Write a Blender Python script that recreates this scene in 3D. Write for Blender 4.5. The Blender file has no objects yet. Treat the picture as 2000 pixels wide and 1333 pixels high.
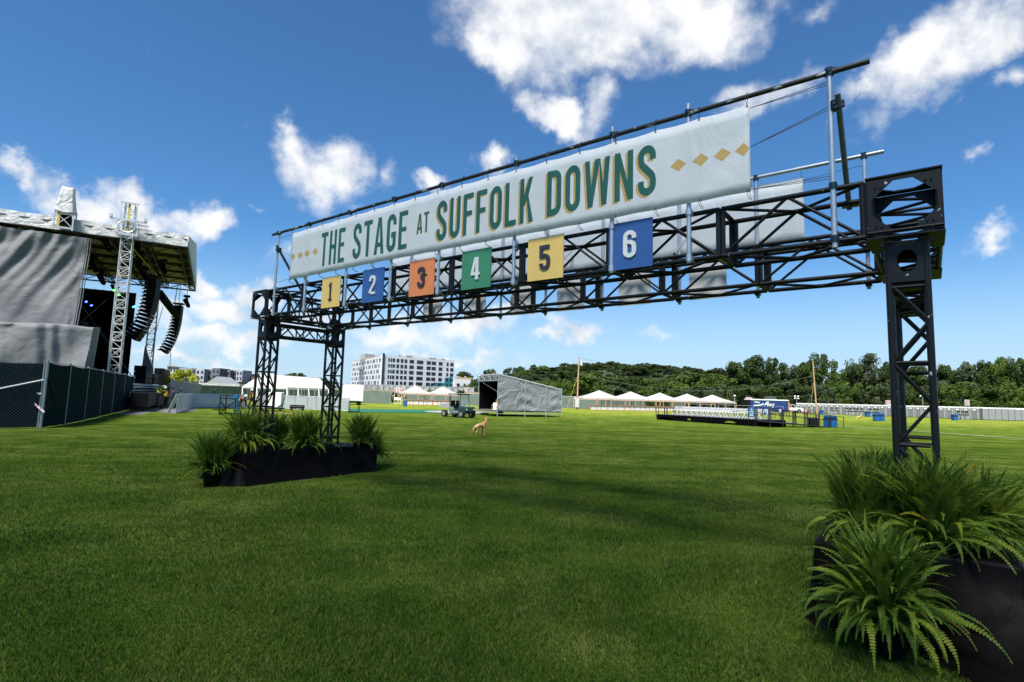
import bpy, bmesh, math, random
import numpy as np
from mathutils import Vector, Matrix
rnd = random.Random(7)
PI = math.pi; R = math.radians
scene = bpy.context.scene
C = scene.collection
# ---------------------------------------------------------------- camera
FPX, PITCH, ROLL, EYE = 1072.06, 0.1038, 0.0276, 1.65
F_ = Vector((0, math.cos(PITCH), math.sin(PITCH))); _r0 = Vector((1, 0, 0)); _u0 = _r0.cross(F_)
R_ = _r0*math.cos(ROLL) + _u0*math.sin(ROLL); U_ = -_r0*math.sin(ROLL) + _u0*math.cos(ROLL)
cd = bpy.data.cameras.new('camera'); co = bpy.data.objects.new('camera', cd); C.objects.link(co)
cd.sensor_fit = 'HORIZONTAL'; cd.sensor_width = 36; cd.lens = 36*FPX/2000; cd.clip_start = 0.05; cd.clip_end = 9000
co.matrix_world = Matrix(((R_.x, U_.x, -F_.x, 0), (R_.y, U_.y, -F_.y, 0), (R_.z, U_.z, -F_.z, EYE), (0, 0, 0, 1)))
scene.camera = co
def ray(x, y): return F_ + R_*((x-1000)/FPX) - U_*((y-666.5)/FPX)
def G(x, y, z=0.0):                                  # point of the photograph -> point on the ground (surveyed offline)
    d = ray(x, y); p = Vector((0, 0, EYE)) + d*((z-EYE)/d.z); return p
def HZ(x): return 666.5 + FPX*math.tan(PITCH)/math.cos(ROLL) + (x-1000)*math.tan(ROLL)
def AT(x, y, dist):                                  # point on a sight line at a depth
    d = ray(x, y); return Vector((0, 0, EYE)) + d*dist/d.y
def GD(x, dist):                                     # ground point on bearing x at depth
    p = AT(x, HZ(x), dist); p.z = 0; return p
# ---------------------------------------------------------------- materials
MATS = {}
def nt(m):
    m.use_nodes = True; t = m.node_tree; t.nodes.clear(); return t
def mat(name, col, rough=.6, metal=0., var=.12, scale=4., bump=0., bscale=None, col2=None, detail=5, alpha=None, trans=None, spec=.5, thr=None, stretch=None):
    """procedural surface: noise between col and col2 (or a darker col), optional bump, translucency, speckle threshold"""
    if name in MATS: return MATS[name]
    m = bpy.data.materials.new(name); t = nt(m); N = t.nodes.new; L = t.links.new
    out = N('ShaderNodeOutputMaterial'); b = N('ShaderNodeBsdfPrincipled')
    b.inputs['Roughness'].default_value = rough; b.inputs['Metallic'].default_value = metal
    b.inputs['Specular IOR Level'].default_value = spec
    tc = N('ShaderNodeTexCoord'); no = N('ShaderNodeTexNoise'); no.inputs['Scale'].default_value = scale; no.inputs['Detail'].default_value = detail
    src = tc.outputs['Object']
    if stretch:
        mp = N('ShaderNodeMapping'); mp.inputs['Scale'].default_value = stretch; L(src, mp.inputs[0]); src = mp.outputs[0]
    L(src, no.inputs['Vector'])
    cr = N('ShaderNodeValToRGB'); c2 = col2 or tuple(c*(1-2*var) for c in col); lo, hi = (.3, .7) if thr is None else (thr, thr+.03)
    cr.color_ramp.elements[0].position = lo; cr.color_ramp.elements[1].position = hi
    a, z = (c2, col) if thr is None else (col, c2)
    cr.color_ramp.elements[0].color = (*a, 1); cr.color_ramp.elements[1].color = (*z, 1)
    L(no.outputs['Fac'], cr.inputs[0]); L(cr.outputs[0], b.inputs['Base Color'])
    if bump:
        n2 = N('ShaderNodeTexNoise'); n2.inputs['Scale'].default_value = bscale or scale*3; n2.inputs['Detail'].default_value = 4; L(src, n2.inputs['Vector'])
        bp = N('ShaderNodeBump'); bp.inputs['Strength'].default_value = min(1, bump); bp.inputs['Distance'].default_value = .02*max(1, bump); L(n2.outputs['Fac'], bp.inputs['Height']); L(bp.outputs[0], b.inputs['Normal'])
    sh = b.outputs[0]
    if trans:
        tr = N('ShaderNodeBsdfTranslucent'); L(cr.outputs[0], tr.inputs[0]); mx = N('ShaderNodeMixShader'); mx.inputs[0].default_value = trans; L(sh, mx.inputs[1]); L(tr.outputs[0], mx.inputs[2]); sh = mx.outputs[0]
    if alpha is not None:
        tp = N('ShaderNodeBsdfTransparent'); mx = N('ShaderNodeMixShader'); mx.inputs[0].default_value = alpha; L(tp.outputs[0], mx.inputs[1]); L(sh, mx.inputs[2]); sh = mx.outputs[0]
    L(sh, out.inputs[0]); MATS[name] = m; return m
def emit(name, col, st):
    m = bpy.data.materials.new(name); t = nt(m); o = t.nodes.new('ShaderNodeOutputMaterial'); e = t.nodes.new('ShaderNodeEmission')
    e.inputs[0].default_value = (*col, 1); e.inputs[1].default_value = st; t.links.new(e.outputs[0], o.inputs[0]); return m
BLK = mat('black_steel', (.007, .0072, .009), .45, var=.2, scale=16, col2=(.40, .41, .41), thr=.70, detail=9, spec=.3)
ALU = mat('galvanised_tube', (.62, .63, .64), .38, .75, .12, 9)
ALUD = mat('weathered_tube', (.2, .21, .2), .5, .6, .2, 14)
DTUBE = mat('worn_black_tube', (.03, .033, .03), .5, .3, col2=(.45, .47, .45), thr=.6, scale=18, stretch=(.35, 1, 1))
WIRE = mat('dark_wire', (.02, .02, .02), .6)
CLAMP = mat('clamp_blue_black', (.02, .05, .07), .45, .4, .3, 20)
WHITE = mat('white_vinyl', (.78, .79, .78), .55, var=.04, scale=2)
WOOD = mat('weathered_wood', (.42, .27, .17), .8, var=.18, scale=6, bump=.3, stretch=(6, 6, .6))
GREYM = mat('grey_plastic', (.24, .25, .26), .55, var=.06)
DARK = mat('matt_black', (.007, .007, .008), .75, var=.1, spec=.15)
# ---------------------------------------------------------------- mesh builder
def inv(root):
    return root.matrix_basis.inverted() if root is not None else Matrix.Identity(4)
class MB:
    def __init__(s): s.v = []; s.f = []; s.sm = []
    def add(s, vs, fs, smooth=False):
        n = len(s.v); s.v += [Vector(v) for v in vs]; s.f += [tuple(i+n for i in f) for f in fs]; s.sm += [smooth]*len(fs); return s
    def box(s, c, d, rz=0., M=None):
        x, y, z = d[0]/2, d[1]/2, d[2]/2; m = M if M is not None else Matrix.Rotation(rz, 3, 'Z')
        vs = [Vector(c) + m @ Vector((i*x, j*y, k*z)) for k in (-1, 1) for i, j in ((-1, -1), (1, -1), (1, 1), (-1, 1))]
        return s.add(vs, [(0, 3, 2, 1), (4, 5, 6, 7), (0, 1, 5, 4), (1, 2, 6, 5), (2, 3, 7, 6), (3, 0, 4, 7)])
    def rbox(s, c, d, b=.03, rz=0.):                  # box with chamfered edges
        bm = bmesh.new(); bmesh.ops.create_cube(bm, size=1); bmesh.ops.scale(bm, vec=d, verts=bm.verts)
        bmesh.ops.bevel(bm, geom=bm.edges[:], offset=b, segments=2, affect='EDGES', profile=.5)
        m = Matrix.Rotation(rz, 3, 'Z'); bm.verts.index_update()
        s.add([Vector(c)+m @ v.co for v in bm.verts], [[v.index for v in f.verts] for f in bm.faces]); bm.free(); return s
    def tube(s, p, q, r, n=8, r2=None, cap=True):
        p = Vector(p); q = Vector(q); d = q-p
        if d.length < 1e-6: return s
        z = d.normalized(); x = z.orthogonal().normalized(); y = z.cross(x); r2 = r if r2 is None else r2; vs = []
        for o, rr in ((p, r), (q, r2)):
            for k in range(n):
                a = 2*PI*k/n; vs.append(o + x*math.cos(a)*rr + y*math.sin(a)*rr)
        s.add(vs, [(k, (k+1) % n, n+(k+1) % n, n+k) for k in range(n)], n > 5)
        if cap: s.add([vs[k] for k in range(n-1, -1, -1)], [tuple(range(n))]); s.add(vs[n:], [tuple(range(n))])
        return s
    def path(s, pts, r, n=6):
        for a, b in zip(pts, pts[1:]): s.tube(a, b, r, n)
        return s
    def bar(s, p, q, w, h, up=(0, 0, 1)):             # rectangular bar
        p = Vector(p); q = Vector(q); z = (q-p).normalized(); x = Vector(up).cross(z)
        if x.length < 1e-4: x = Vector((1, 0, 0)).cross(z)
        x.normalize(); y = z.cross(x)
        m = Matrix((x, y, z)).transposed(); return s.box((p+q)/2, (w, h, (q-p).length), M=m)
    def quad(s, *p): return s.add(p, [tuple(range(len(p)))])
    def prism(s, pts, off):                           # closed polygon extruded by a vector
        n = len(pts); o = Vector(off); a = [Vector(p) for p in pts]; b = [p+o for p in a]
        return s.add(a+b, [tuple(range(n-1, -1, -1)), tuple(range(n, 2*n))] + [(i, (i+1) % n, n+(i+1) % n, n+i) for i in range(n)])
    def lathe(s, c, prof, n=12, smooth=True):
        c = Vector(c); vs = []; fs = []
        for r, z in prof:
            for k in range(n): vs.append(c + Vector((r*math.cos(2*PI*k/n), r*math.sin(2*PI*k/n), z)))
        for i in range(len(prof)-1):
            for k in range(n): fs.append((i*n+k, i*n+(k+1) % n, (i+1)*n+(k+1) % n, (i+1)*n+k))
        return s.add(vs, fs, smooth)
    def ball(s, c, rad, n=10, m=7):
        rx, ry, rz = rad if hasattr(rad, '__len__') else (rad,)*3
        vs = [Vector(c)+Vector((0, 0, -rz))]; fs = []
        for i in range(1, m):
            t = -PI/2 + PI*i/m
            for k in range(n): vs.append(Vector(c)+Vector((rx*math.cos(t)*math.cos(2*PI*k/n), ry*math.cos(t)*math.sin(2*PI*k/n), rz*math.sin(t))))
        vs.append(Vector(c)+Vector((0, 0, rz))); T = len(vs)-1
        for k in range(n): fs.append((0, 1+(k+1) % n, 1+k)); fs.append((T, T-n+k, T-n+(k+1) % n))
        for i in range(m-2):
            for k in range(n): fs.append((1+i*n+k, 1+i*n+(k+1) % n, 1+(i+1)*n+(k+1) % n, 1+(i+1)*n+k))
        return s.add(vs, fs, True)
    def grid(s, fn, nu, nv, smooth=True, close=False):
        vs = [fn(i/nu, j/nv) for j in range(nv+1) for i in range(nu+1)]
        return s.add(vs, [(j*(nu+1)+i, j*(nu+1)+i+1, (j+1)*(nu+1)+i+1, (j+1)*(nu+1)+i) for j in range(nv) for i in range(nu)], smooth)
    def mesh(s, name):
        me = bpy.data.meshes.new(name); me.from_pydata([tuple(v) for v in s.v], [], s.f)
        me.polygons.foreach_set('use_smooth', s.sm); me.update(); return me
    def build(s, name, m, parent=None, world=False):
        if world and parent is not None:
            M = inv(parent); s.v = [M @ v for v in s.v]
        me = s.mesh(name); me.materials.append(m); return link(name, me, parent)
def each(mb, name, m, parent=None, world=False, gap=.03):
    """build every separate piece of a builder as an object of its own"""
    n = len(mb.v); up = list(range(n))
    def find(i):
        while up[i] != i: up[i] = up[up[i]]; i = up[i]
        return i
    for f in mb.f:
        for i in f[1:]: up[find(i)] = find(f[0])
    comp = {}
    for k, f in enumerate(mb.f): comp.setdefault(find(f[0]), []).append(k)
    items = []
    for fs in comp.values():
        vs = sorted({i for k in fs for i in mb.f[k]}); lo = [min(mb.v[i][a] for i in vs)-gap/2 for a in range(3)]; hi = [max(mb.v[i][a] for i in vs)+gap/2 for a in range(3)]; items.append([fs, vs, lo, hi])
    merged = True
    while merged:
        merged = False; res = []
        for it in items:
            for r in res:
                if all(it[2][a] <= r[3][a] and it[3][a] >= r[2][a] for a in range(3)):
                    r[0] += it[0]; r[1] = sorted(set(r[1]) | set(it[1])); r[2] = [min(p, q) for p, q in zip(r[2], it[2])]; r[3] = [max(p, q) for p, q in zip(r[3], it[3])]; merged = True; break
            else: res.append(it)
        items = res
    out = []
    for fs, vs, lo, hi in items:
        ix = {v: j for j, v in enumerate(vs)}; b = MB(); b.v = [mb.v[i].copy() for i in vs]; b.f = [tuple(ix[i] for i in mb.f[k]) for k in fs]; b.sm = [mb.sm[k] for k in fs]; out.append(b.build(name, m, parent, world))
    return out
def link(name, me, parent=None):
    o = bpy.data.objects.new(name, me); C.objects.link(o)
    if parent is not None: o.parent = parent
    return o
def tag(o, label=None, cat=None, group=None, kind=None):
    for k, v in (('label', label), ('category', cat), ('group', group), ('kind', kind)):
        if v: o[k] = v
    return o
def thing(name, label, cat, loc=(0, 0, 0), rz=0., group=None):
    o = bpy.data.objects.new(name, None); C.objects.link(o); o.empty_display_size = .2
    o.matrix_basis = Matrix.Translation(Vector(loc)) @ Matrix.Rotation(rz, 4, 'Z')
    return tag(o, label, cat, group)
def dup(root, loc, rz=0., label=None, group=None, sc=None):
    def cp(o, par):
        c = o.copy(); C.objects.link(c)
        if par is not None: c.parent = par
        for ch in o.children: cp(ch, c)
        return c
    r = cp(root, None)
    r.matrix_basis = Matrix.Translation(Vector(loc)) @ Matrix.Rotation(rz, 4, 'Z') @ (Matrix.Diagonal((*sc, 1)) if sc else Matrix.Identity(4))
    if label: r['label'] = label
    if group: r['group'] = group
    return r
def struct(name, mb, m): return tag(mb.build(name, m), kind='structure')
def fbm(x, y, seed=0):
    v = 0; a = 1
    for k in range(4):
        v += a*math.sin(x*1.7+seed*3.1+k*2.3+1.3*math.sin(y*1.9+k+seed))*math.cos(y*1.3-seed+k*1.7+math.sin(x*.9+k)); x *= 1.9; y *= 1.9; a *= .5
    return v
def truss(mb, A, B, side, up, w, h, bays, cr, br, verts=2, nseg=6, faces='tbfk'):
    """four-chord lattice truss; A..B run along the chord centre of the near-lower corner; side and up are unit vectors"""
    A = Vector(A); B = Vector(B); S = Vector(side)*w; U = Vector(up)*h
    for o in (Vector(), S, U, S+U): mb.tube(A+o, B+o, cr, nseg+2)
    for o, e, ph in ((Vector(), U, 0), (S, U, 0), (Vector(), S, 0), (U, S, 0)):
        for i in range(bays):
            a = A.lerp(B, i/bays); b = A.lerp(B, (i+1)/bays); up_ = (i+ph) % 2
            p, q = (a+o, b+o+e) if up_ == 0 else (a+o+e, b+o)
            mb.tube(p, q, br, nseg)
            if verts and i % verts == 0: mb.tube(a+o, a+o+e, br, nseg)
        mb.tube(B+o, B+o+e, br, nseg)
# ---------------------------------------------------------------- light, sky
SUN_EL, SUN_AZ = 58., 200.        # azimuth clockwise from +Y (the view direction): high, behind the viewer
sd = Vector((math.sin(R(SUN_AZ))*math.cos(R(SUN_EL)), math.cos(R(SUN_AZ))*math.cos(R(SUN_EL)), math.sin(R(SUN_EL))))
sl = bpy.data.lights.new('sun', 'SUN'); sl.energy = 5.0; sl.angle = R(15); sl.color = (1, .95, .87)
so = bpy.data.objects.new('sun', sl); C.objects.link(so); so.rotation_euler = sd.to_track_quat('Z', 'Y').to_euler()
w = bpy.data.worlds.new('World'); scene.world = w; w.use_nodes = True; T = w.node_tree; T.nodes.clear(); N = T.nodes.new; L = T.links.new
out = N('ShaderNodeOutputWorld'); bg = N('ShaderNodeBackground'); sky = N('ShaderNodeTexSky'); sky.sky_type = 'NISHITA'; sky.sun_disc = False
sky.sun_elevation = R(SUN_EL); sky.sun_rotation = R(SUN_AZ); sky.air_density = 1.0; sky.dust_density = .2; sky.ozone_density = 3.2; sky.altitude = 0
SKY = .053
TINT = (.57, .98, 1.26)
def M1(op, a, b=None, c=None, clamp=False):
    n = N('ShaderNodeMath'); n.operation = op; n.use_clamp = clamp
    for i, v in enumerate((a, b, c)):
        if v is None: continue
        if isinstance(v, (int, float)): n.inputs[i].default_value = v
        else: L(v, n.inputs[i])
    return n.outputs[0]
tc = N('ShaderNodeTexCoord'); dirv = tc.outputs['Generated']
sp = N('ShaderNodeSeparateXYZ'); L(dirv, sp.inputs[0])
az = M1('ARCTAN2', sp.outputs[0], sp.outputs[1]); el = M1('ARCSINE', sp.outputs[2])
cv = N('ShaderNodeCombineXYZ'); L(az, cv.inputs[0]); L(el, cv.inputs[1])
def noise(scale, detail, rough=.55, vec=None, dist=0.):
    n = N('ShaderNodeTexNoise'); n.inputs['Scale'].default_value = scale; n.inputs['Detail'].default_value = detail; n.inputs['Roughness'].default_value = rough; n.inputs['Distortion'].default_value = dist
    L(vec or dirv, n.inputs['Vector']); return n
n1 = noise(9, 7, .6)
wv = N('ShaderNodeVectorMath'); wv.operation = 'SUBTRACT'; L(n1.outputs['Color'], wv.inputs[0]); wv.inputs[1].default_value = (.5, .5, .5)
ws = N('ShaderNodeVectorMath'); ws.operation = 'SCALE'; L(wv.outputs[0], ws.inputs[0]); ws.inputs['Scale'].default_value = .16
wa = N('ShaderNodeVectorMath'); wa.operation = 'ADD'; L(cv.outputs[0], wa.inputs[0]); L(ws.outputs[0], wa.inputs[1])
flat = N('ShaderNodeVectorMath'); flat.operation = 'MULTIPLY'; L(wa.outputs[0], flat.inputs[0]); flat.inputs[1].default_value = (1, 1, 0)
# x, y (2000 px wide picture), half width, half height, tilt in degrees, strength
CLOUDS = [(1165, 0, 345, 130, -4, 1.15), (990, 95, 130, 90, 20, 1.0), (1390, 35, 140, 95, 0, 1.05), (1230, 110, 140, 60, 0, .6), (1165, 190, 55, 80, 30, .7), (1085, 215, 75, 45, 10, 1.0),
 (570, 265, 55, 45, -10, .8), (640, 330, 90, 75, -25, .95), (590, 290, 60, 60, 0, .7), (755, 345, 40, 45, 0, .55), (690, 410, 60, 30, 0, .4), (965, 315, 50, 34, 0, .8), (842, 355, 45, 32, 0, .75),
 (150, 388, 130, 58, 10, .95), (295, 412, 115, 52, 15, .98), (405, 428, 58, 40, 0, .85), (25, 328, 60, 34, 0, .75), (480, 395, 26, 24, 0, .4),
 (1800, 120, 190, 85, -28, .95), (1940, 45, 120, 65, -30, .95), (1700, 185, 90, 45, -20, .85), (1500, 180, 110, 48, -15, .85), (1985, 130, 60, 40, 0, .7), (1590, 20, 90, 40, -10, .4),
 (1925, 450, 75, 34, -8, .7), (1890, 300, 50, 22, -10, .45), (1880, 175, 60, 35, -40, .4), (320, 110, 50, 40, -30, .25), (340, 95, 50, 24, -60, .2), (480, 260, 30, 30, 0, .3),
 (500, 565, 64, 38, 0, .9), (455, 600, 80, 42, 0, .95), (405, 555, 46, 36, 0, .8), (440, 655, 170, 30, 0, .8), (330, 610, 80, 44, 0, .7), (380, 695, 200, 20, 0, .7), (590, 640, 120, 42, 0, .75), (770, 660, 140, 32, 0, .8),
 (650, 605, 90, 28, 0, .6), (930, 640, 110, 38, 0, .9), (1010, 622, 90, 28, 0, .8), (860, 692, 210, 18, 0, .7), (1140, 640, 85, 36, -5, .85), (1080, 665, 90, 22, 0, .7), (1275, 648, 55, 20, 0, .6), (1050, 540, 80, 25, 0, .3), (560, 500, 70, 40, 0, .55)]
acc = None
for x, y, hw, hh, tl, st in CLOUDS:
    d = ray(x, y).normalized(); mp = N('ShaderNodeMapping'); mp.vector_type = 'TEXTURE'
    dw = ray(x+hw, y).normalized(); rx = (dw-d).length*1.45/max(.3, math.cos(math.asin(d.z))); ry = (ray(x, y+hh).normalized()-d).length*1.45
    mp.inputs['Location'].default_value = (math.atan2(d.x, d.y), math.asin(d.z), 0); mp.inputs['Rotation'].default_value = (0, 0, R(-tl)); mp.inputs['Scale'].default_value = (rx, ry, 1)
    L(flat.outputs[0], mp.inputs[0]); g = N('ShaderNodeTexGradient'); g.gradient_type = 'SPHERICAL'; L(mp.outputs[0], g.inputs[0])
    v = M1('MULTIPLY', g.outputs['Fac'], st); acc = v if acc is None else M1('SMOOTH_MAX', acc, v, .12)
n2 = noise(17, 7, .55); dens = M1('ADD', acc, M1('MULTIPLY', M1('SUBTRACT', n2.outputs['Fac'], .5), .62))
ss = N('ShaderNodeMapRange'); ss.interpolation_type = 'SMOOTHSTEP'; L(dens, ss.inputs[0]); ss.inputs[1].default_value = .24; ss.inputs[2].default_value = .80
cover = M1('MULTIPLY', ss.outputs[0], M1('SMOOTH_MIN', 1., M1('MULTIPLY', acc, 2.6), .25), clamp=True)
n3 = noise(7, 5, .5); shade = N('ShaderNodeMapRange'); shade.interpolation_type = 'SMOOTHSTEP'
L(M1('ADD', M1('MULTIPLY', n2.outputs['Fac'], .9), M1('MULTIPLY', n3.outputs['Fac'], .9)), shade.inputs[0]); shade.inputs[1].default_value = .62; shade.inputs[2].default_value = 1.02
cc = N('ShaderNodeMix'); cc.data_type = 'RGBA'; L(shade.outputs[0], cc.inputs[0]); cc.inputs[6].default_value = (.27, .30, .35, 1); cc.inputs[7].default_value = (.45, .452, .455, 1)
sk = N('ShaderNodeVectorMath'); sk.operation = 'MULTIPLY'; L(sky.outputs[0], sk.inputs[0]); sk.inputs[1].default_value = tuple(SKY*k for k in TINT)
mx = N('ShaderNodeMix'); mx.data_type = 'RGBA'; L(cover, mx.inputs[0]); hzm = N('ShaderNodeMapRange'); hzm.interpolation_type = 'SMOOTHERSTEP'; L(sp.outputs[2], hzm.inputs[0]); hzm.inputs[1].default_value = .30; hzm.inputs[2].default_value = -.04; hzm.inputs[3].default_value = 0; hzm.inputs[4].default_value = .95
hmx = N('ShaderNodeMix'); hmx.data_type = 'RGBA'; L(hzm.outputs[0], hmx.inputs[0]); L(sk.outputs[0], hmx.inputs[6]); hmx.inputs[7].default_value = (.25, .335, .41, 1); L(hmx.outputs[2], mx.inputs[6]); L(cc.outputs[2], mx.inputs[7])
L(mx.outputs[2], bg.inputs[0]); bg.inputs[1].default_value = 1.0; L(bg.outputs[0], out.inputs[0])
scene.view_settings.view_transform = 'Standard'; scene.view_settings.look = 'None'; scene.view_settings.exposure = 1.2; scene.view_settings.gamma = 1.0
scene.cycles.max_bounces = 8; scene.cycles.transparent_max_bounces = 24; scene.cycles.use_denoising = True
# a broad thin cloud overhead and behind the viewer: its shade lies on the near field
def cloudmesh():
    bm = bmesh.new(); bmesh.ops.create_icosphere(bm, subdivisions=5, radius=1)
    for v in bm.verts:
        p = v.co.copy(); k = 1 + .10*fbm(p.x*3, p.y*3+p.z*2, 4) + .05*fbm(p.x*9, p.y*9+p.z*6, 2); v.co = Vector((p.x*68*k, p.y*54*k, p.z*(11 if p.z > 0 else 5)*k))
    me = bpy.data.meshes.new('cloud'); bm.to_mesh(me); bm.free(); me.polygons.foreach_set('use_smooth', [True]*len(me.polygons)); return me
cm = bpy.data.materials.new('cloud'); ct = nt(cm); o_ = ct.nodes.new('ShaderNodeOutputMaterial'); tr_ = ct.nodes.new('ShaderNodeBsdfTranslucent'); tp_ = ct.nodes.new('ShaderNodeBsdfTransparent'); mx_ = ct.nodes.new('ShaderNodeMixShader')
tr_.inputs[0].default_value = (.95, .95, .95, 1); tcx = ct.nodes.new('ShaderNodeTexCoord'); lnx = ct.nodes.new('ShaderNodeVectorMath'); lnx.operation = 'LENGTH'; mpx = ct.nodes.new('ShaderNodeMapping'); mpx.inputs['Scale'].default_value = (1/68, 1/54, 0); nzx = ct.nodes.new('ShaderNodeTexNoise'); nzx.inputs['Scale'].default_value = .07; adx = ct.nodes.new('ShaderNodeMath'); adx.operation = 'MULTIPLY_ADD'; adx.inputs[1].default_value = .3; mrx = ct.nodes.new('ShaderNodeMapRange'); mrx.interpolation_type = 'SMOOTHSTEP'; mrx.inputs[1].default_value = .18; mrx.inputs[2].default_value = 1.1; mrx.inputs[3].default_value = .64; mrx.inputs[4].default_value = 0.
for a_, b_ in ((tcx.outputs['Object'], mpx.inputs[0]), (mpx.outputs[0], lnx.inputs[0]), (tcx.outputs['Object'], nzx.inputs[0]), (nzx.outputs['Fac'], adx.inputs[0]), (lnx.outputs['Value'], adx.inputs[2]), (adx.outputs[0], mrx.inputs[0]), (mrx.outputs[0], mx_.inputs[0])): ct.links.new(a_, b_)
ct.links.new(tp_.outputs[0], mx_.inputs[1]); ct.links.new(tr_.outputs[0], mx_.inputs[2]); ct.links.new(mx_.outputs[0], o_.inputs[0])
CLH = 170.; cme = cloudmesh(); cme.materials.append(cm); cl = link('cloud', cme); shc = Vector((-6, 6, 0)); cl.location = shc + sd*(CLH/sd.z); tag(cl, kind='structure')
# ---------------------------------------------------------------- lawn
gm = bpy.data.materials.new('lawn'); t = nt(gm); n_ = t.nodes.new; l_ = t.links.new
o_ = n_('ShaderNodeOutputMaterial'); b_ = n_('ShaderNodeBsdfPrincipled'); b_.inputs['Roughness'].default_value = .95; b_.inputs['Specular IOR Level'].default_value = 0
geo = n_('ShaderNodeNewGeometry')
def gnoise(scale, detail, vec=None, rough=.6):
    n = n_('ShaderNodeTexNoise'); n.inputs['Scale'].default_value = scale; n.inputs['Detail'].default_value = detail; n.inputs['Roughness'].default_value = rough; l_(vec or geo.outputs['Position'], n.inputs['Vector']); return n.outputs['Fac']
def gramp(fac, stops):
    c = n_('ShaderNodeValToRGB'); e = c.color_ramp.elements
    while len(e) < len(stops): e.new(.5)
    for i, (p, col) in enumerate(stops): e[i].position = p; e[i].color = (*col, 1)
    l_(fac, c.inputs[0]); return c.outputs[0]
def gmix(f, a, b, mode='MIX'):
    m = n_('ShaderNodeMix'); m.data_type = 'RGBA'; m.blend_type = mode
    for i, v in ((0, f), (6, a), (7, b)):
        if isinstance(v, (int, float)): m.inputs[i].default_value = v
        elif isinstance(v, tuple): m.inputs[i].default_value = (*v, 1)
        else: l_(v, m.inputs[i])
    return m.outputs[2]
mpn = n_('ShaderNodeMapping'); mpn.inputs['Rotation'].default_value = (0, 0, R(-14)); mpn.inputs['Scale'].default_value = (.25, 1.6, 1); l_(geo.outputs['Position'], mpn.inputs[0])
base = gramp(gnoise(.35, 6), [(.3, (.056, .098, .014)), (.5, (.092, .139, .021)), (.68, (.143, .175, .040))])
streak = gramp(gnoise(.55, 5, mpn.outputs[0]), [(.32, (.62, .72, .55)), (.66, (1.25, 1.18, 1.25))])
fine = gramp(gnoise(28, 6, None, .75), [(.3, (.45, .5, .4)), (.68, (1.4, 1.35, 1.3))])
patch = gramp(gnoise(1.5, 5, None, .65), [(.34, (.60, .66, .55)), (.52, (1., 1., 1.)), (.66, (1.35, 1.22, 1.3))])
col = gmix(1., gmix(1., gmix(1., base, streak, 'MULTIPLY'), patch, 'MULTIPLY'), fine, 'MULTIPLY')
sxy = n_('ShaderNodeSeparateXYZ'); l_(geo.outputs['Position'], sxy.inputs[0]); dry_sunlit = n_('ShaderNodeMapRange'); dry_sunlit.interpolation_type = 'SMOOTHSTEP'; dry_sunlit.inputs[1].default_value = 58; dry_sunlit.inputs[2].default_value = 100; wob = n_('ShaderNodeMath'); wob.operation = 'MULTIPLY_ADD'; l_(gnoise(.06, 4), wob.inputs[0]); wob.inputs[1].default_value = 34; l_(sxy.outputs[1], wob.inputs[2]); l_(wob.outputs[0], dry_sunlit.inputs[0])
col = gmix(dry_sunlit.outputs[0], col, gmix(1., col, (1.8, 1.5, 1.6), 'MULTIPLY'))  # far lawn: drier grass, with sunlit brightness painted into its colour by distance
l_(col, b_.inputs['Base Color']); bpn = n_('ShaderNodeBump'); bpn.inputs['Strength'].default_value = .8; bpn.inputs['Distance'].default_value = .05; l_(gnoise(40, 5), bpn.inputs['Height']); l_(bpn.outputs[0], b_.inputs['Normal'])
l_(b_.outputs[0], o_.inputs[0])
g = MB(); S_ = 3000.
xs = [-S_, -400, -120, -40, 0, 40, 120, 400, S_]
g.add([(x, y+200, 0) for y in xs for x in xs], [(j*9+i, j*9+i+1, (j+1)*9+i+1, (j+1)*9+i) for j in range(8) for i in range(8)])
struct('ground', g, gm)
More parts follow.
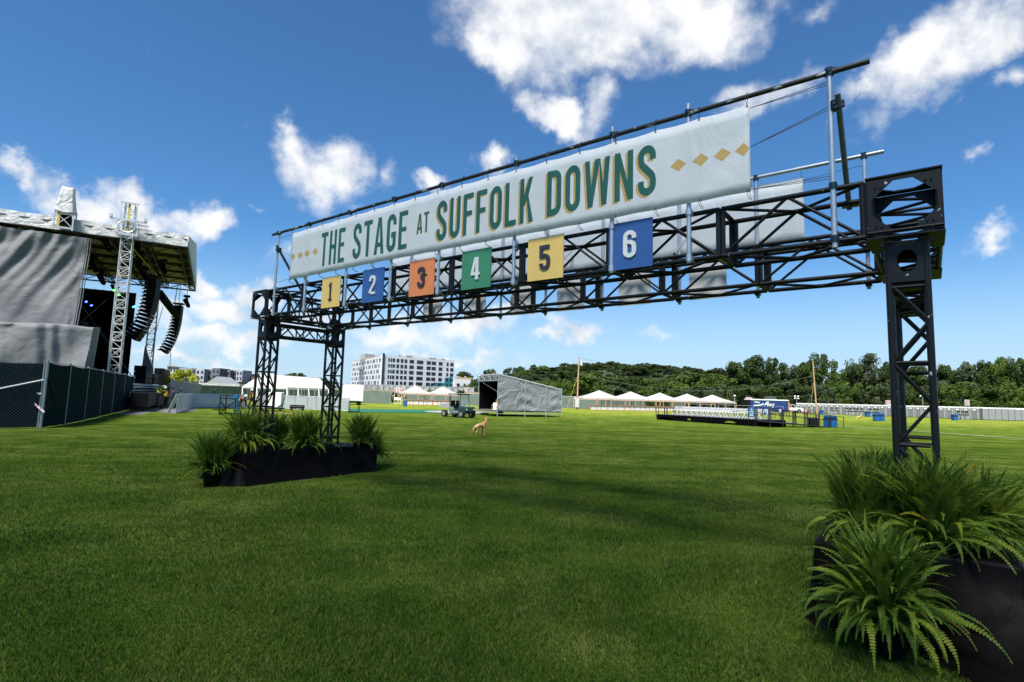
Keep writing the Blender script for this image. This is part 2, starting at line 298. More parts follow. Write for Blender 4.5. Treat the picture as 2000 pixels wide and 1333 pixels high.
# grass blades of the near lawn: one mass
def blades():
    rs = np.random.RandomState(3); n = 800000
    u = rs.rand(n); d = 1.4*(27./1.4)**(u**.95); keep = rs.rand(n) > np.clip((d-8)/18, 0, 1)**.7; d = d[keep]; n = len(d); a = (rs.rand(n)-.5)*2*R(62)
    x = d*np.sin(a); y = d*np.cos(a)
    # clumping
    hgt = (.022+.026*rs.rand(n))*(.85+.35*np.sin(x*2.1+np.sin(y*1.7))*np.cos(y*2.6+x*.6)); wid = (.0022+.0012*rs.rand(n))*(1+d*.16)
    th = rs.rand(n)*2*PI; lean = hgt*(.25+.75*rs.rand(n)); la = th+rs.randn(n)*.6 + 1.0*np.sin(x*1.3)*np.cos(y*1.1)
    dx, dy = np.cos(th)*wid/2, np.sin(th)*wid/2; lx, ly = np.cos(la)*lean, np.sin(la)*lean
    V = np.zeros((n, 5, 3), np.float32); z0 = -.004
    V[:, 0] = np.stack([x-dx, y-dy, np.full(n, z0)], 1); V[:, 1] = np.stack([x+dx, y+dy, np.full(n, z0)], 1)
    V[:, 2] = np.stack([x+dx*.8+lx*.35, y+dy*.8+ly*.35, hgt*.6], 1); V[:, 3] = np.stack([x-dx*.8+lx*.35, y-dy*.8+ly*.35, hgt*.6], 1)
    V[:, 4] = np.stack([x+lx, y+ly, hgt], 1)
    me = bpy.data.meshes.new('grass'); me.vertices.add(n*5); me.vertices.foreach_set('co', V.reshape(-1))
    base = (np.arange(n)*5)[:, None]
    loops = np.concatenate([base+np.array([[0, 1, 2, 3]]), base+np.array([[3, 2, 4]])], 1).reshape(-1).astype(np.int32)
    me.loops.add(n*7); me.loops.foreach_set('vertex_index', loops)
    ls = np.stack([np.arange(n)*7, np.arange(n)*7+4], 1).reshape(-1).astype(np.int32); me.polygons.add(n*2); me.polygons.foreach_set('loop_start', ls)
    at = me.attributes.new('tint', 'FLOAT', 'POINT'); at.data.foreach_set('value', np.repeat(rs.rand(n).astype(np.float32), 5))
    me.update(calc_edges=True); return me
bmn = bpy.data.materials.new('grass_blade'); t = nt(bmn); n_ = t.nodes.new; l_ = t.links.new
o_ = n_('ShaderNodeOutputMaterial'); b_ = n_('ShaderNodeBsdfPrincipled'); b_.inputs['Roughness'].default_value = .6; b_.inputs['Specular IOR Level'].default_value = .12; geo = n_('ShaderNodeNewGeometry')
at_ = n_('ShaderNodeAttribute'); at_.attribute_name = 'tint'
c1 = gramp(at_.outputs['Fac'], [(0., (.020, .064, .007)), (.5, (.054, .118, .012)), (.88, (.104, .163, .024)), (1., (.26, .24, .10))])
c2 = gmix(1., gramp(gnoise(.7, 6), [(.34, (.52, .68, .5)), (.5, (1, 1, 1)), (.64, (1.55, 1.22, 1.3))]), gramp(gnoise(3.2, 5, None, .7), [(.32, (.74, .82, .72)), (.5, (1, 1, 1)), (.68, (1.28, 1.14, 1.22))]), 'MULTIPLY')
cx = gmix(1., c1, c2, 'MULTIPLY'); l_(cx, b_.inputs['Base Color']); tr = n_('ShaderNodeBsdfTranslucent'); l_(cx, tr.inputs[0]); ms = n_('ShaderNodeMixShader'); ms.inputs[0].default_value = .35; l_(b_.outputs[0], ms.inputs[1]); l_(tr.outputs[0], ms.inputs[2]); l_(ms.outputs[0], o_.inputs[0])
me = blades(); me.materials.append(bmn); tag(link('grass', me), 'short green lawn grass filling the near foreground', 'grass', kind='stuff')
# ---------------------------------------------------------------- truss gateway (local frame: x along the front, y to the back)
AX, AY, AYAW = -5.135, 10.72, -.6496
LEN, DEP = 10.735, 1.52
arch = thing('truss_gateway', 'tall black truss gateway with galvanised poles spanning the lawn', 'gateway', (AX, AY, 0), AYAW)
X, Y, Z = Vector((1, 0, 0)), Vector((0, 1, 0)), Vector((0, 0, 1))
ZB, SH, SD = 3.095, .475, .46           # chord centres of the big truss
def plate_octo(mb, c, ax, ay, w, h, t, frac=.3, inner=None, hole=None):
    """square plate with an eight-sided opening; c centre, ax/ay in-plane unit vectors"""
    c = Vector(c); ax = Vector(ax); ay = Vector(ay); nz = ax.cross(ay)*t; O = []; I = []
    a, b = w/2, h/2; ia, ib = (a*.93, b*.93) if inner is None else (a*inner, b*inner); k = 1-frac*2 if hole is None else hole
    outer = [(-k*a, -b), (k*a, -b), (a, -k*b), (a, k*b), (k*a, b), (-k*a, b), (-a, k*b), (-a, -k*b)]
    inn = [(-k*ia, -ib), (k*ia, -ib), (ia, -k*ib), (ia, k*ib), (k*ia, ib), (-k*ia, ib), (-ia, k*ib), (-ia, -k*ib)]
    P = lambda p, o=0: c+ax*p[0]+ay*p[1]+nz*o
    cor = [(a, -b), (a, b), (-a, b), (-a, -b)]; n = 8
    for o, fl in ((.5, False), (-.5, True)):
        vs = [P(p, o) for p in outer+inn+cor]; fs = [(i, (i+1) % n, n+(i+1) % n, n+i) for i in range(n)] + [(1, 16, 2), (3, 17, 4), (5, 18, 6), (7, 19, 0)]
        mb.add(vs, [f[::-1] for f in fs] if fl else fs)
    vs = [P(p, .5) for p in inn]+[P(p, -.5) for p in inn]; mb.add(vs, [((i+1) % n, i, n+i, n+(i+1) % n) for i in range(n)])
    vs = [P(p, -.5) for p in cor]+[P(p, .5) for p in cor]; mb.add(vs, [(i, (i+1) % 4, 4+(i+1) % 4, 4+i) for i in range(4)])
def corner_block(u0, v0):
    mb = MB(); s = .525; z0 = ZB-.025; c = Vector((u0+s/2, v0+s/2, z0+s/2)); t = .012
    for i in (0, 1):
        for j in (0, 1): mb.tube((u0+.03+i*(s-.06), v0+.03+j*(s-.06), z0+.02), (u0+.03+i*(s-.06), v0+.03+j*(s-.06), z0+s-.02), .024)
    h = s/2-t/2
    for ax, ay in ((X, Z), (Y, Z)):
        nrm = ax.cross(ay)
        for sg in (-1, 1): plate_octo(mb, c+nrm*sg*(h-.004), ax, ay, s-.03, s-.05, t, .34, inner=.90, hole=.30)
    for sg in (-1, 1): plate_octo(mb, c+Z*sg*(h+.006), X, Y, s, s, t, .3, inner=.7, hole=.4)
    for du in (.07, .11):                                              # bolt heads
        for sx in (-1, 1):
            for sz in (-1, 1): mb.tube(c+Vector((sx*(.26-du), -h-.002, sz*.17)), c+Vector((sx*(.26-du), -h-.014, sz*.17)), .008, 6)
    mb.tube((u0+.01, v0-.0, z0+.045), (u0+s-.01, v0, z0+.045), .012, 6)
    return mb.build('corner_block', BLK, arch)
VB = DEP-.03                                                            # front of the rear truss
for u0 in (0.0, LEN-.525):
    for v0 in (-.03, VB): corner_block(u0, v0)
for k, v0 in enumerate((0., VB+.03)):                                   # the two long box trusses, in bolted sections
    mb = MB(); nsec = 8; a0, a1 = .525, LEN-.525
    for i in range(nsec):
        ua = a0+(a1-a0)*i/nsec; ub = a0+(a1-a0)*(i+1)/nsec
        truss(mb, (ua+.012, v0, ZB), (ub-.012, v0, ZB), Y, Z, SD, SH, 2, .0255, .0155, verts=9)
        for e in (ua+.025, ub-.025):
            for vv in (v0, v0+SD): mb.tube((e, vv, ZB), (e, vv, ZB+SH), .022, 8)
    mb.build('long_truss', BLK, arch)
for u0 in (.03, LEN-.525+.03):                                          # short end trusses between the corner blocks
    mb = MB(); truss(mb, (u0, .495, ZB), (u0, VB, ZB), X, Z, .465, SH, 4, .0255, .0155, 2); mb.build('end_truss', BLK, arch)
    mb = MB(); uc = u0+.105; truss(mb, (uc, .40, 2.735), (uc, DEP+.11, 2.735), X, Z, .255, .235, 5, .0255, .014, 2); mb.build('end_truss', BLK, arch)
def leg(u0, v0):
    mb = MB(); s = .31; r = .0265; z0, z1 = .02, 2.70; a, b = u0+r, u0+s-r
    truss(mb, (u0+r, v0+r, z0), (u0+r, v0+r, z1), X, Y, s-2*r, s-2*r, 8, r, .0145, 0)
    for z in (.36, .69, .73, 1.36, 2.03, 2.66):
        for p, q in (((a, v0+r), (b, v0+r)), ((a, v0+s-r), (b, v0+s-r)), ((a, v0+r), (a, v0+s-r)), ((b, v0+r), (b, v0+s-r))): mb.tube((*p, z), (*q, z), .014, 6)
    o = mb.build('leg', BLK, arch)
    mb = MB(); c = Vector((u0+s/2, v0+s/2, 2.875)); t = .01
    for i in (0, 1):
        for j in (0, 1): mb.tube((u0+r+i*(s-2*r), v0+r+j*(s-2*r), 2.70), (u0+r+i*(s-2*r), v0+r+j*(s-2*r), 3.05), .0267)
    for ax, ay in ((X, Z), (Y, Z)):
        nrm = ax.cross(ay)
        for sg in (-1, 1): plate_octo(mb, c+nrm*sg*(s/2-.012), ax, ay, s-.07, .33, t, .3, inner=.55, hole=.45)
    for zz in (2.705, 3.04): mb.box((c.x, c.y, zz), (s-.004, s-.004, .014))
    mb.box((c.x, c.y, 2.675), (s-.07, s-.07, .04)); mb.build('sleeve', BLK, o)
    mb = MB(); mb.box((c.x, c.y, .012), (.55, .55, .016)); mb.build('base_plate', BLK, o)
for u0 in (.105, LEN-.105-.31):
    for v0 in (.075, DEP+.075): leg(u0, v0)
# scaffold tubes carrying the banners
TR = .0242
def clampon(mb, p, s=1.): mb.tube(Vector(p)-Z*.035*s, Vector(p)+Z*.035*s, .036*s, 8); mb.box(Vector(p)+Vector((.04*s, 0, 0)), (.05*s, .03*s, .05*s)); mb.tube(Vector(p)+Vector((.0, -.05, 0))*s, Vector(p)+Vector((0, .05, 0))*s, .011*s, 6)
PZ = 4.625; VP = -.075
o = MB().tube((.69, VP, PZ+.005), (10.285, VP, PZ-.005), TR, 12).build('banner_rail', DTUBE, arch)
mb = MB()
for u in (.91, 1.91, 3.07, 4.17, 5.18, 6.5, 7.85, 8.71, 9.98): clampon(mb, (u, VP, PZ))
each(mb, 'clamp', CLAMP, o)
for u, top in ((.91, PZ-.03), (1.91, PZ+.02), (3.07, PZ+.02), (4.17, PZ+.02), (5.18, PZ+.05), (6.5, PZ+.08), (7.85, PZ+.10), (8.71, PZ+.10), (9.98, PZ+.03)):
    o = MB().tube((u, VP-.0+.047 if False else VP, 3.02 if u > 9 else 3.05), (u, VP, top), TR-.0006, 10).build('upright_pole', ALU, arch)
    mb = MB()
    for z in (ZB, ZB+SH): mb.tube((u, VP, z-.03), (u, VP, z+.03), .033, 8); mb.box((u, VP+.04, z), (.06, .05, .05))
    each(mb, 'clamp', CLAMP if u > 9 else ALU, o)
for u in (.97, 10.045):                                                  # slanting braces at both ends
    o = MB().tube((u, VP-.06, 4.37), (u, .50, 3.52), TR, 10).build('brace_pole', ALUD, arch)
    mb = MB(); clampon(mb, (u-.03, VP, 4.30), 1.15); each(mb, 'clamp', CLAMP, o)
    MB().tube((u-.06, .46+.05, ZB+SH-.01), (u+.16, .46+.05, ZB+SH-.01), TR, 10).build('stub_pole', ALU, arch)
VR = DEP+.56
MB().tube((.75, VR, 4.655), (10.27, VR, 4.65), TR, 10).build('banner_rail', ALU, arch)
for u in (1.0, 2.2, 3.4, 4.6, 5.55, 6.6, 7.82, 8.86, 10.07):
    o = MB().tube((u, VR, 3.03), (u, VR, 4.69), TR-.0006, 10).build('upright_pole', ALU, arch)
    mb = MB(); mb.tube((u, VR, 4.61), (u, VR, 4.68), .035, 8); mb.tube((u, VR, 3.06), (u, VR, 3.12), .034, 8); mb.box((u, VR-.04, 3.09), (.06, .05, .05)); each(mb, 'clamp', CLAMP, o)
for u in (2.75, 4.4, 6.05, 8.0):
    MB().tube((u, VR-.02, 4.05), (u-.05, DEP+.02, 3.62), TR*.8, 8).build('brace_pole', ALU, arch)
# guy wires at the ends of the banner
mb = MB()
for z0, z1 in ((4.49, 4.53), (4.10, 4.30), (3.68, 3.66)):
    mb.tube((9.31, VP-.01, z0), (9.98, VP-.01, z1), .0035, 4); mb.tube((9.31, VP-.01, z0), (9.98, VP-.01, z1-.025), .003, 4); mb.tube((1.45, VP-.01, z0+.02), (.91, VP-.01, z1), .0035, 4)
    mb.tube((9.41, VR-.01, z0), (10.07, VR-.01, z1), .003, 4)
each(mb, 'tie_wire', WIRE, arch, gap=.01)
# ---------------------------------------------------------------- lettering
SW = .22
def ribbon(pts, s, closed=False):
    """strip of constant stroke s along a polyline (2D) -> list of quads"""
    n = len(pts); L_ = []; Rr = []
    for i, p in enumerate(pts):
        a = pts[(i-1) % n] if closed or i > 0 else None; b = pts[(i+1) % n] if closed or i < n-1 else None
        p = Vector(p); d1 = (p-Vector(a)).normalized() if a else None; d2 = (Vector(b)-p).normalized() if b else None
        d1 = d1 or d2; d2 = d2 or d1; n1 = Vector((-d1.y, d1.x)); n2 = Vector((-d2.y, d2.x)); m = (n1+n2).normalized(); k = s/2/max(.35, m.dot(n1)); L_.append(p+m*k); Rr.append(p-m*k)
    r = range(n if closed else n-1)
    return [[L_[i], L_[(i+1) % n], Rr[(i+1) % n], Rr[i]] for i in r]
def arc(cx, cy, rx, ry, a0, a1, n=10): return [(cx+rx*math.cos(R(a0+(a1-a0)*i/n)), cy+ry*math.sin(R(a0+(a1-a0)*i/n))) for i in range(n+1)]
def glyph(ch, w=.46, s=SW*.62):
    q = lambda *p: [Vector(a) for a in p]; m = w-s; h = s/2; c = w/2; r = (w-s)/2
    if ch == 'T': return [q((0, 1-s*.85), (w, 1-s*.85), (w, 1), (0, 1)), q((c-h, 0), (c+h, 0), (c+h, 1-s*.85), (c-h, 1-s*.85))]
    if ch == 'H': return [q((0, 0), (s, 0), (s, 1), (0, 1)), q((w-s, 0), (w, 0), (w, 1), (w-s, 1)), q((s, .46), (w-s, .46), (w-s, .58), (s, .58))]
    if ch in 'EFL':
        g = [q((0, 0), (s, 0), (s, 1), (0, 1))]; W = w*.92
        if ch != 'L': g += [q((s, 1-s*.85), (W, 1-s*.85), (W, 1), (s, 1)), q((s, .46), (W*.88, .46), (W*.88, .58), (s, .58))]
        if ch != 'F': g += [q((s, 0), (W, 0), (W, s*.85), (s, s*.85))]
        return g
    if ch == 'A':
        W = w*1.12; c = W/2; t = s*.55; x = lambda y: (c-t)*y; ix = lambda y: s*1.02+(c-s*1.02)*min(1, y/.80)
        return [q((0, 0), (s*1.02, 0), (c, .80), (c, 1), (c-t, 1)), q((W-s*1.02, 0), (W, 0), (c+t, 1), (c, 1), (c, .80)), q((ix(.20), .20), (W-ix(.20), .20), (W-ix(.32), .32), (ix(.32), .32))]
    if ch == 'N': W = w*1.1; return [q((0, 0), (s, 0), (s, 1), (0, 1)), q((W-s, 0), (W, 0), (W, 1), (W-s, 1)), q((s, 1), (s, .62), (W-s, 0), (W-s, .38))]
    if ch == 'K': return [q((0, 0), (s, 0), (s, 1), (0, 1)), q((s, .36), (s+.10, .50), (w-s*.9, 0), (w+.03, 0), (s+.155, .60), (w, 1), (w-s*.95, 1), (s, .62))]
    if ch == 'W':
        W = w*1.6; c = W/2; k = s*.95; return [q((0, 1), (W*.2-k*.35, 0), (W*.2+k*.65, 0), (k, 1)), q((W*.2+k*.65, 0), (c+k*.4, .86), (c+k*.1, 1), (c-k*.5, 1), (W*.2+k*.12, .27)), q((W*.8-k*.65, 0), (W*.8+k*.35, 0), (W, 1), (W-k, 1)), q((W*.8-k*.65, 0), (W*.8-k*.12, .27), (c+k*.62, 1), (c+k*.12, 1), (c+k*.42, .86))]
    pth = None; cl = False
    if ch == 'O': pth = arc(c, .76, r, .24-h, 0, 180) + arc(c, .24, r, .24-h, 180, 360); cl = True
    if ch == 'D': pth = [(h, 1-h*.9)] + [(h, h*.9)] + arc(c, .22, r, .22-h*.9, -70, 0, 6) + arc(c, .78, r, .22-h*.9, 0, 70, 6); cl = True
    if ch == 'U': pth = [(h, 1)] + arc(c, .24, r, .24-h, 180, 360) + [(w-h, 1)]
    if ch == 'S': pth = [(w-h, .70)] + arc(c, .78, r, .22-h, 0, 180) + [(h, .72), (h+.015, .65), (h+.05, .60), (w-h-.05, .41), (w-h-.015, .36), (w-h, .29)] + arc(c, .22, r, .22-h, 360, 180) + [(h, .30)]
    if ch == 'G': pth = [(w-h, .70)] + arc(c, .77, r, .23-h, 0, 180) + arc(c, .23, r, .23-h, 180, 360) + [(w-h, .44), (c-.01, .44)]
    if pth: return ribbon(pth, s, cl)
    if ch == '1': return [q((c-h, s*.6), (c+h, s*.6), (c+h, 1), (c-h*.3, 1), (c-h-.08, .88), (c-h-.08, .76), (c-h, .80)), q((c-.18, 0), (c+.18, 0), (c+.18, s*.6), (c-.18, s*.6))]
    if ch == '2': return ribbon([(h, .70)] + arc(c, .77, r, .23-h, 180, 0) + [(w-h, .66), (w-h-.02, .56), (h+.02, .17), (h, h*.9)], s) + [q((h*2+.01, 0), (w, 0), (w, s*.85), (h*2+.01, s*.85))]
    if ch == '3': return ribbon([(h, .74)] + arc(c, .77, r, .23-h, 180, 0) + [(w-h, .64)] + arc(c, .64, r, .12, 0, -80, 5) + [(c-.03, .52)], s) + [[v+Vector((0, 0)) for v in f] for f in ribbon([(c-.03, .50)] + arc(c, .36, r, .13, 80, 0, 5) + arc(c, .23, r, .23-h, 0, -180) + [(h, .27)], s)]
    if ch == '4': return [q((w-s-.08, 0), (w-.08, 0), (w-.08, 1), (w-s-.08, 1)), q((0, .2), (w-s-.08, .2), (w-s-.08, .32), (0, .32)), q((0, .32), (s*.9, .32), (w-s-.08, .72), (w-s-.08, 1), (w-s-.14, 1)), q((w-.08, .2), (w, .2), (w, .32), (w-.08, .32))]
    if ch == '5': return ribbon([(w-.03, 1-h*.9), (h, 1-h*.9), (h, .57), (h+.03, .57)], s) + ribbon([(h+.03, .575)] + arc(c, .40, r, .18, 110, 0, 6) + arc(c, .23, r, .23-h, 0, -180) + [(h, .27)], s)
    if ch == '6': return ribbon([(w-h, .70)] + arc(c, .77, r, .23-h, 0, 180) + arc(c, .23, r, .23-h, 180, 360) + arc(c, .40, r, .17, 0, 120, 6) + [(h*2, .52)], s)
    return []
GW = {'A': 1.12, 'N': 1.1, 'W': 1.6, 'E': .95, 'F': .92, 'L': .92}
def word(mb, txt, u0, u1, z0, z1, v, dz=0., off=(0, 0), t=.0015, w=.46, gap=.13, frame=None, s=SW*.62):
    """fit a word between u0 and u1 on the banner plane"""
    adv = [w*GW.get(c, 1.) for c in txt]; tot = sum(adv)+gap*(len(txt)-1); k = (u1-u0)/tot; x = 0
    for i, (c, a) in enumerate(zip(txt, adv)):
        for j, poly in enumerate(glyph(c, w, s)):
            pts = []
            for p in poly:
                uu = u0+(x+p.x)*k+off[0]; zz = z0+(z1-z0)*p.y+off[1]+dz*(uu-u0)
                pts.append(frame(uu, zz) if frame else Vector((uu, v-.00012*(j % 3), zz)))
            mb.add(pts, [tuple(range(len(pts)))])
        x += a+gap
# the front banner
def vinyl(name, col, wr=1.):
    m = bpy.data.materials.new(name); t = nt(m); n_ = t.nodes.new; l_ = t.links.new; o_ = n_('ShaderNodeOutputMaterial'); b_ = n_('ShaderNodeBsdfPrincipled'); b_.inputs['Roughness'].default_value = .5
    tc = n_('ShaderNodeTexCoord'); mp = n_('ShaderNodeMapping'); mp.inputs['Scale'].default_value = (1.1, 1, .55); mp.inputs['Rotation'].default_value = (0, R(28), 0); l_(tc.outputs['Object'], mp.inputs[0])
    n1 = n_('ShaderNodeTexNoise'); n1.inputs['Scale'].default_value = 2.2; n1.inputs['Detail'].default_value = 5; n1.inputs['Distortion'].default_value = .8; l_(mp.outputs[0], n1.inputs[0])
    n2 = n_('ShaderNodeTexNoise'); n2.inputs['Scale'].default_value = 14; n2.inputs['Detail'].default_value = 3; l_(mp.outputs[0], n2.inputs[0])
    ad = n_('ShaderNodeMath'); ad.operation = 'MULTIPLY_ADD'; l_(n2.outputs['Fac'], ad.inputs[0]); ad.inputs[1].default_value = .10; l_(n1.outputs['Fac'], ad.inputs[2])
    bp = n_('ShaderNodeBump'); bp.inputs['Strength'].default_value = .75*wr; bp.inputs['Distance'].default_value = .09; l_(ad.outputs[0], bp.inputs['Height']); l_(bp.outputs[0], b_.inputs['Normal'])
    cr = n_('ShaderNodeValToRGB'); cr.color_ramp.elements[0].color = (*[c*.88 for c in col], 1); cr.color_ramp.elements[1].color = (*col, 1); l_(n1.outputs['Fac'], cr.inputs[0]); l_(cr.outputs[0], b_.inputs['Base Color'])
    tr = n_('ShaderNodeBsdfTranslucent'); l_(cr.outputs[0], tr.inputs[0]); ms = n_('ShaderNodeMixShader'); ms.inputs[0].default_value = .42; l_(b_.outputs[0], ms.inputs[1]); l_(tr.outputs[0], ms.inputs[2]); l_(ms.outputs[0], o_.inputs[0]); return m
VW = vinyl('banner_vinyl', (.93, .94, .93), .55); VG = vinyl('green_print', (.045, .20, .16), .55); VO = vinyl('ochre_print', (.80, .56, .21), .55)
BU0, BU1, BZ0, BZ1 = 1.455, 9.315, 3.655, 4.525
ban = thing('banner', 'long white vinyl banner lettered THE STAGE AT SUFFOLK DOWNS in green', 'banner', (AX, AY, 0), AYAW)
VBN = VP-.045
def bedge(u):                                                             # edge pulled up between the ties
    k = (u-BU0)/(BU1-BU0)*17; return .016*abs(math.sin(k*PI))
def bfn(a, b):
    u = BU0+(BU1-BU0)*a; e = bedge(u); z = BZ0+.45*e+(BZ1-BZ0-1.4*e)*b+.01*math.sin(a*5); wv = .004*math.sin(u*5+b*3)*(0 if .1 < b < .9 else 1); return Vector((u, VBN+wv*0, z))
mb = MB(); mb.grid(bfn, 170, 8)
bs = mb.build('sheet', VW, ban); md = bs.modifiers.new('thick', 'SOLIDIFY'); md.thickness = .002; md.offset = 1 
ZM0, ZM1 = 3.79, 4.36
mb = MB(); V1 = VBN-.0035
word(mb, 'THE', 2.39, 3.06, 3.785, 4.37, V1, s=.152); word(mb, 'STAGE', 3.27, 4.56, 3.79, 4.375, V1, s=.152); word(mb, 'AT', 4.755, 5.0, 3.97, 4.27, V1, s=.14)
word(mb, 'SUFFOLK', 5.16, 6.80, 3.80, 4.375, V1, s=.15); word(mb, 'DOWNS', 7.01, 8.38, 3.82, 4.375, V1, s=.15)
each(mb, 'lettering', VG, ban, gap=.13)
mb = MB(); V2 = VBN-.0022
for tx, a, b, c, d in (('AT', 4.755, 5.0, 3.97, 4.27), ('SUFFOLK', 5.16, 6.80, 3.80, 4.375), ('DOWNS', 7.01, 8.38, 3.82, 4.375)): word(mb, tx, a, b, c, d, V2, off=(-.027, -.02) if tx != 'AT' else (-.012, -.01), s=.15 if tx != 'AT' else .12)
each(mb, 'letter_shadow', VO, ban, gap=.13)
mb = MB()
for us in ((1.53, 1.76, 1.98, 2.22), (8.62, 8.85, 9.06, 9.26)):
    for u in us:
        zc = 4.075; d1, d2 = .085, .068; mb.quad(*(Vector((min(u+a, BU1-.005), VBN-.003, zc+b)) for a, b in ((-d1, 0), (0, -d2), (d1*.95, 0), (0, d2))))
each(mb, 'diamond', VO, ban)
mb = MB()
for u in (1.463, 3.4, 5.35, 7.3, 8.85, 9.307): mb.quad(*(Vector((u+a, VBN-.0012, z)) for a, z in ((-.004, BZ0+.03), (.004, BZ0+.03), (.004, BZ1-.03), (-.004, BZ1-.03))))
for b in mb.f: pass
each(mb, 'seam', mat('vinyl_seam', (.55, .57, .57), .5), ban)
mb = MB()
for i in range(18):
    u = BU0+.02+(BU1-BU0-.04)*i/17
    for z in (BZ1-.025, BZ0+.025): mb.tube((u, VBN-.004, z), (u, VBN+.004, z), .012, 8)
each(mb, 'eyelet', mat('eyelet_brass', (.30, .28, .22), .4, .7), ban)
mb = MB()
for i in range(18):
    u = BU0+.02+(BU1-BU0-.04)*i/17
    for du in (-.006, .006): mb.path([(u, VBN, BZ1-.02), (u+du*2, VBN-.02, BZ1+.05), (u+du, VP-.03, PZ+.02), (u, VP, PZ+.03)], .0025, 4); mb.path([(u, VBN, BZ0+.02), (u+du*2, VBN-.01, BZ0-.03), (u+du, -.03, ZB+SH+.03)], .0025, 4)
each(mb, 'tie', WIRE, ban)
rb = thing('banner', 'plain pale back of the second banner hung on the rear truss', 'banner', (AX, AY, 0), AYAW)
mb = MB(); mb.grid(lambda a, b: Vector((1.55+7.86*a, VR+.045, 3.70+.86*b-.02*abs(math.sin(a*17*PI))*(1 if b > .5 else -1))), 170, 6); b2 = mb.build('sheet', VW, rb); md = b2.modifiers.new('thick', 'SOLIDIFY'); md.thickness = .002
mb = MB()
for i in range(14):
    u = 1.57+7.82*i/13; mb.path([(u, VR+.045, 4.55), (u+.006, VR, 4.66)], .003, 4)
each(mb, 'tie', WIRE, rb)
# starting-gate number panels
NAVY = mat('navy_panel', (.035, .11, .34), .45, var=.05); OCH = mat('ochre_panel', (.86, .58, .16), .45, var=.05); ORG = mat('orange_panel', (.85, .26, .085), .45, var=.05); GRN = mat('green_panel', (.055, .26, .13), .45, var=.05)
CRM = mat('cream_numeral', (.75, .76, .72), .5, var=.03); CHR = mat('dark_numeral', (.035, .035, .055), .5, var=.1); PBK = mat('panel_back', (.72, .73, .73), .6, var=.05)
PAN = [('1', 2.41, OCH, CHR, 'ochre'), ('2', 3.50, NAVY, CRM, 'navy blue'), ('3', 4.585, ORG, CHR, 'orange'), ('4', 5.615, GRN, CRM, 'green'), ('5', 6.71, OCH, CHR, 'ochre'), ('6', 7.81, NAVY, CRM, 'blue')]
for ch, u, m, nm, cn in PAN:
    r = thing('number_sign', f'square {cn} panel with a {"cream" if nm is CRM else "dark"} number {ch} on the front truss', 'sign', (AX, AY, 0), AYAW, 'numbered panels along the gateway')
    mb = MB(); mb.box((u+.255, -.062, 3.335), (.51, .012, .525)); mb.build('panel', m, r)
    mb = MB(); ww = .46
    k = .29; fr = lambda uu, zz: Vector((uu, -.082, zz))
    cc_ = u+.255; hw = .055 if ch == '1' else .075
    for j, poly in enumerate(glyph(ch, .46, .15)):
        pts = [Vector((cc_-hw+p.x*hw*2/.46, -.084-.0004*(j % 5), 3.19+p.y*.30)) for p in poly]
        mb.prism(pts, (0, .0152, 0))
    mb.build('numeral', nm, r)
for i, u in enumerate((1.55, 2.62, 3.72, 4.8, 5.76, 6.87, 7.95)[1:]):
    r = tag(MB().box((u+.255, VR+.02, 3.345), (.51, .012, .525)).build('panel_back', PBK, None), f'plain pale back of a square panel on the rear truss, behind panel {["1", "2", "3", "4", "5", "6"][i]}' , 'sign', 'panels on the rear truss'); r.matrix_basis = arch.matrix_basis.copy()
# ---------------------------------------------------------------- cloth-wrapped plinths and ferns
AM = arch.matrix_basis.copy()
def AL(u, v, w=0.): return AM @ Vector((u, v, w))
CLOTH = bpy.data.materials.new('black_cloth'); t = nt(CLOTH); n_ = t.nodes.new; l_ = t.links.new; o_ = n_('ShaderNodeOutputMaterial'); b_ = n_('ShaderNodeBsdfPrincipled'); b_.inputs['Base Color'].default_value = (.0042, .0036, .0036, 1); b_.inputs['Roughness'].default_value = .5; b_.inputs['Specular IOR Level'].default_value = .05
tcc = n_('ShaderNodeTexCoord'); nn = n_('ShaderNodeTexNoise'); nn.inputs['Scale'].default_value = 3.5; nn.inputs['Detail'].default_value = 6; nn.inputs['Distortion'].default_value = .3; l_(tcc.outputs['Object'], nn.inputs[0]); bb = n_('ShaderNodeBump'); bb.inputs['Strength'].default_value = .4; bb.inputs['Distance'].default_value = .05; l_(nn.outputs['Fac'], bb.inputs['Height']); l_(bb.outputs[0], b_.inputs['Normal']); l_(b_.outputs[0], o_.inputs[0])
